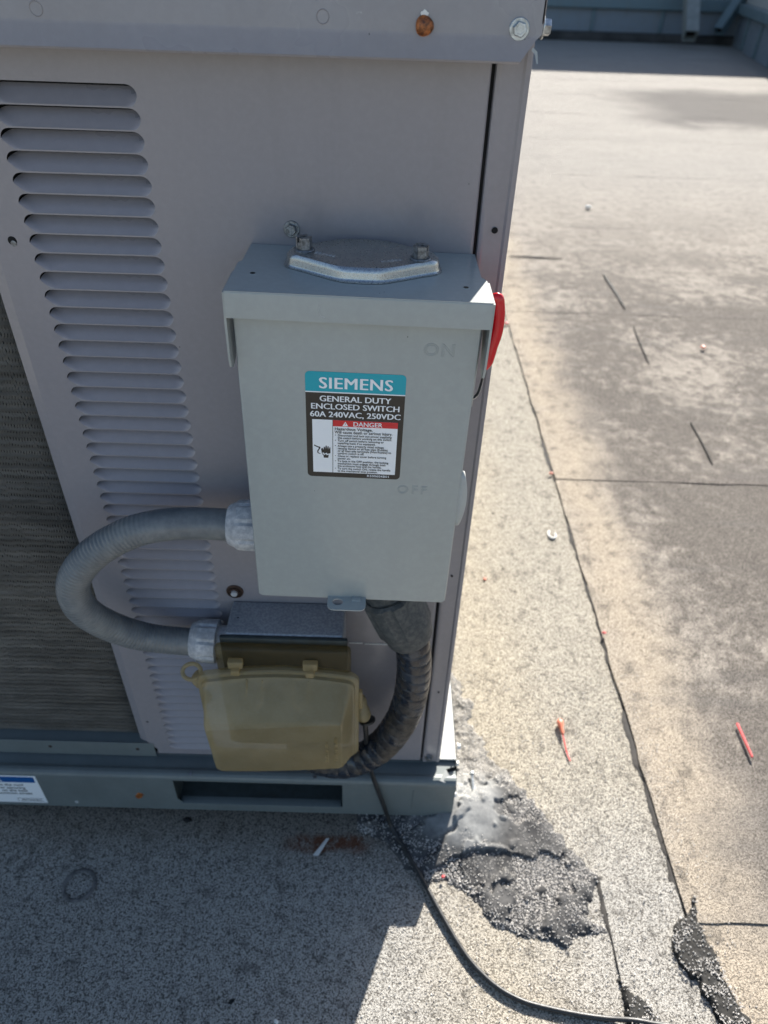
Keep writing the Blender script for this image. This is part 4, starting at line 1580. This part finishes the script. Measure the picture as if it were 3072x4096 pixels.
wc = empty('wire_connector', (.369, .150, .002), 'orange red wire connector with a thin pink lead lying on the bright strip', 'wire connector')
MB().lathe([(.0045, 0), (.0062, .003), (.0060, .010), (.0036, .016), (.0034, .026), (.0022, .030)], (0, .014, .0065), (.02, -1, .0), 14).build('cap', M['orange_plastic'], wc, True, 40)
MB().tube(smooth_path([(0, -.016, .006), (.001, -.034, .004), (.002, -.050, .0015), (.005, -.068, .0015)], 4), .0013, 6).build('lead', M['pink_plastic'], wc)
MB().box(-.0022, .0022, -.036, .036, .0, .0040, .001, 1).build('plastic_stick', M['pink_plastic']).location = (.702, .130, .0095)
st_ = bpy.data.objects['plastic_stick']
tag(st_, 'short pinkish red plastic stick lying on the dark worn roofing', 'stick')
cl = MB().tube(smooth_path([(-.004, .014, .003), (-.008, .006, .003), (-.008, -.006, .003), (0, -.013, .003), (.008, -.006, .003), (.008, .006, .004)], 5), .0026, 8).build('plastic_clip', M['white_plastic'])
cl.location = (.450, .712, 0)
tag(cl, 'small white U shaped plastic clip on the pale strip beside the long seam', 'clip')
def pebble(x, y, z, r, mat, name, label, cat, sq=.6):
    r *= .72
    m_ = MB()
    m_.lathe([(r * .3, -r * sq), (r * .85, -r * sq * .5), (r, 0), (r * .8, r * sq * .6), (r * .3, r * sq)], (0, 0, r * sq), (0, .1, 1), 9, lambda j, a: 1 + .25 * math.sin(a * 2 + j + x * 40) + .1 * math.sin(5 * a))
    o = m_.build(name, mat, None, True, 30)
    o.location = (x, y, z)
    return tag(o, label, cat, {'chip': 'small coloured chips strewn on the roof', 'dirt clump': 'dark dirt clumps on the roof'}.get(cat))


pebble(1.158, 3.626, .006, .022, M['white_plastic'], 'white_pebble', 'white pebble on the sunlit roofing far behind the unit', 'pebble')
pebble(-.097, -.321, .0, .0045, M['white_plastic'], 'white_chip', 'tiny white chip in the shade at the bottom edge', 'chip')
pebble(.267, .547, .0, .006, M['orange_plastic'], 'orange_chip', 'orange chip on the pale strip closest to the unit corner post', 'chip')
pebble(.492, .973, .004, .0075, M['orange_plastic'], 'orange_chip', 'orange chip at the crossing of two roofing laps', 'chip')
pebble(.502, .383, .010, .0055, M['pink_plastic'], 'red_chip', 'small red chip on the edge of the long seam beside the tar', 'chip')
pebble(1.196, 1.808, .008, .013, M['orange_plastic'], 'orange_chip', 'orange chip alone on the grey roofing right of the long seam', 'chip')
pebble(.490, 1.982, .004, .011, M['pink_plastic'], 'red_chip', 'red chip on the long seam just right of the red handle', 'chip')
pebble(.136, -.128, .006, .0038, M['pink_plastic'], 'red_chip', 'tiny red chip on the near edge of the tar patch', 'chip')
pebble(-.279, -.045, .0, .008, M['gap'], 'dirt_clump', 'black dirt clump on the roof under the base rail', 'dirt clump', .4)
pebble(-.161, -.299, .0, .005, M['gap'], 'dirt_clump', 'small dark dirt clump in the shade at the bottom left', 'dirt clump', .4)
sc_ = MB()
sc_.hexbolt((0, .014, .0), (0, 1, .1), .0035, .003, .0048)
sc_.tube([(0, .014, 0), (0, -.016, -.003)], .0022, 8)
s_o = sc_.build('loose_screw', M['bolt'], None, True, 40)
s_o.location = (.192, .022, .0275)
tag(s_o, 'silver hex screw lying on the grey tar beside the unit corner', 'screw')
fe = MB().add([(-.012, -.012, .0), (-.003, -.014, .002), (.013, .013, .006), (.008, .015, .003)], [(0, 1, 2, 3)]).build('paper_scrap', M['white_plastic'], None, False)
fe.location = (-.057, -.086, .003)
tag(fe, 'small pale pointed paper scrap on the rust stained shaded roof', 'scrap')
rg = MB().tube([(.0225 * math.cos(a), .0225 * math.sin(a), .0008) for a in [k * 2 * math.pi / 40 for k in range(40)]], lambda i, a: .0050 * (.7 + .4 * noise.noise(Vector((math.cos(i / 40 * 6.28) * 2, math.sin(i / 40 * 6.28) * 2, 4)))), 8, False, .35, True).build('sealant_ring', M['ring'], None, True, 60)
rg.location = (-.419, -.152, 0)
tag(rg, 'dark ring of old sealant stuck to the shaded roof at lower left', 'ring')
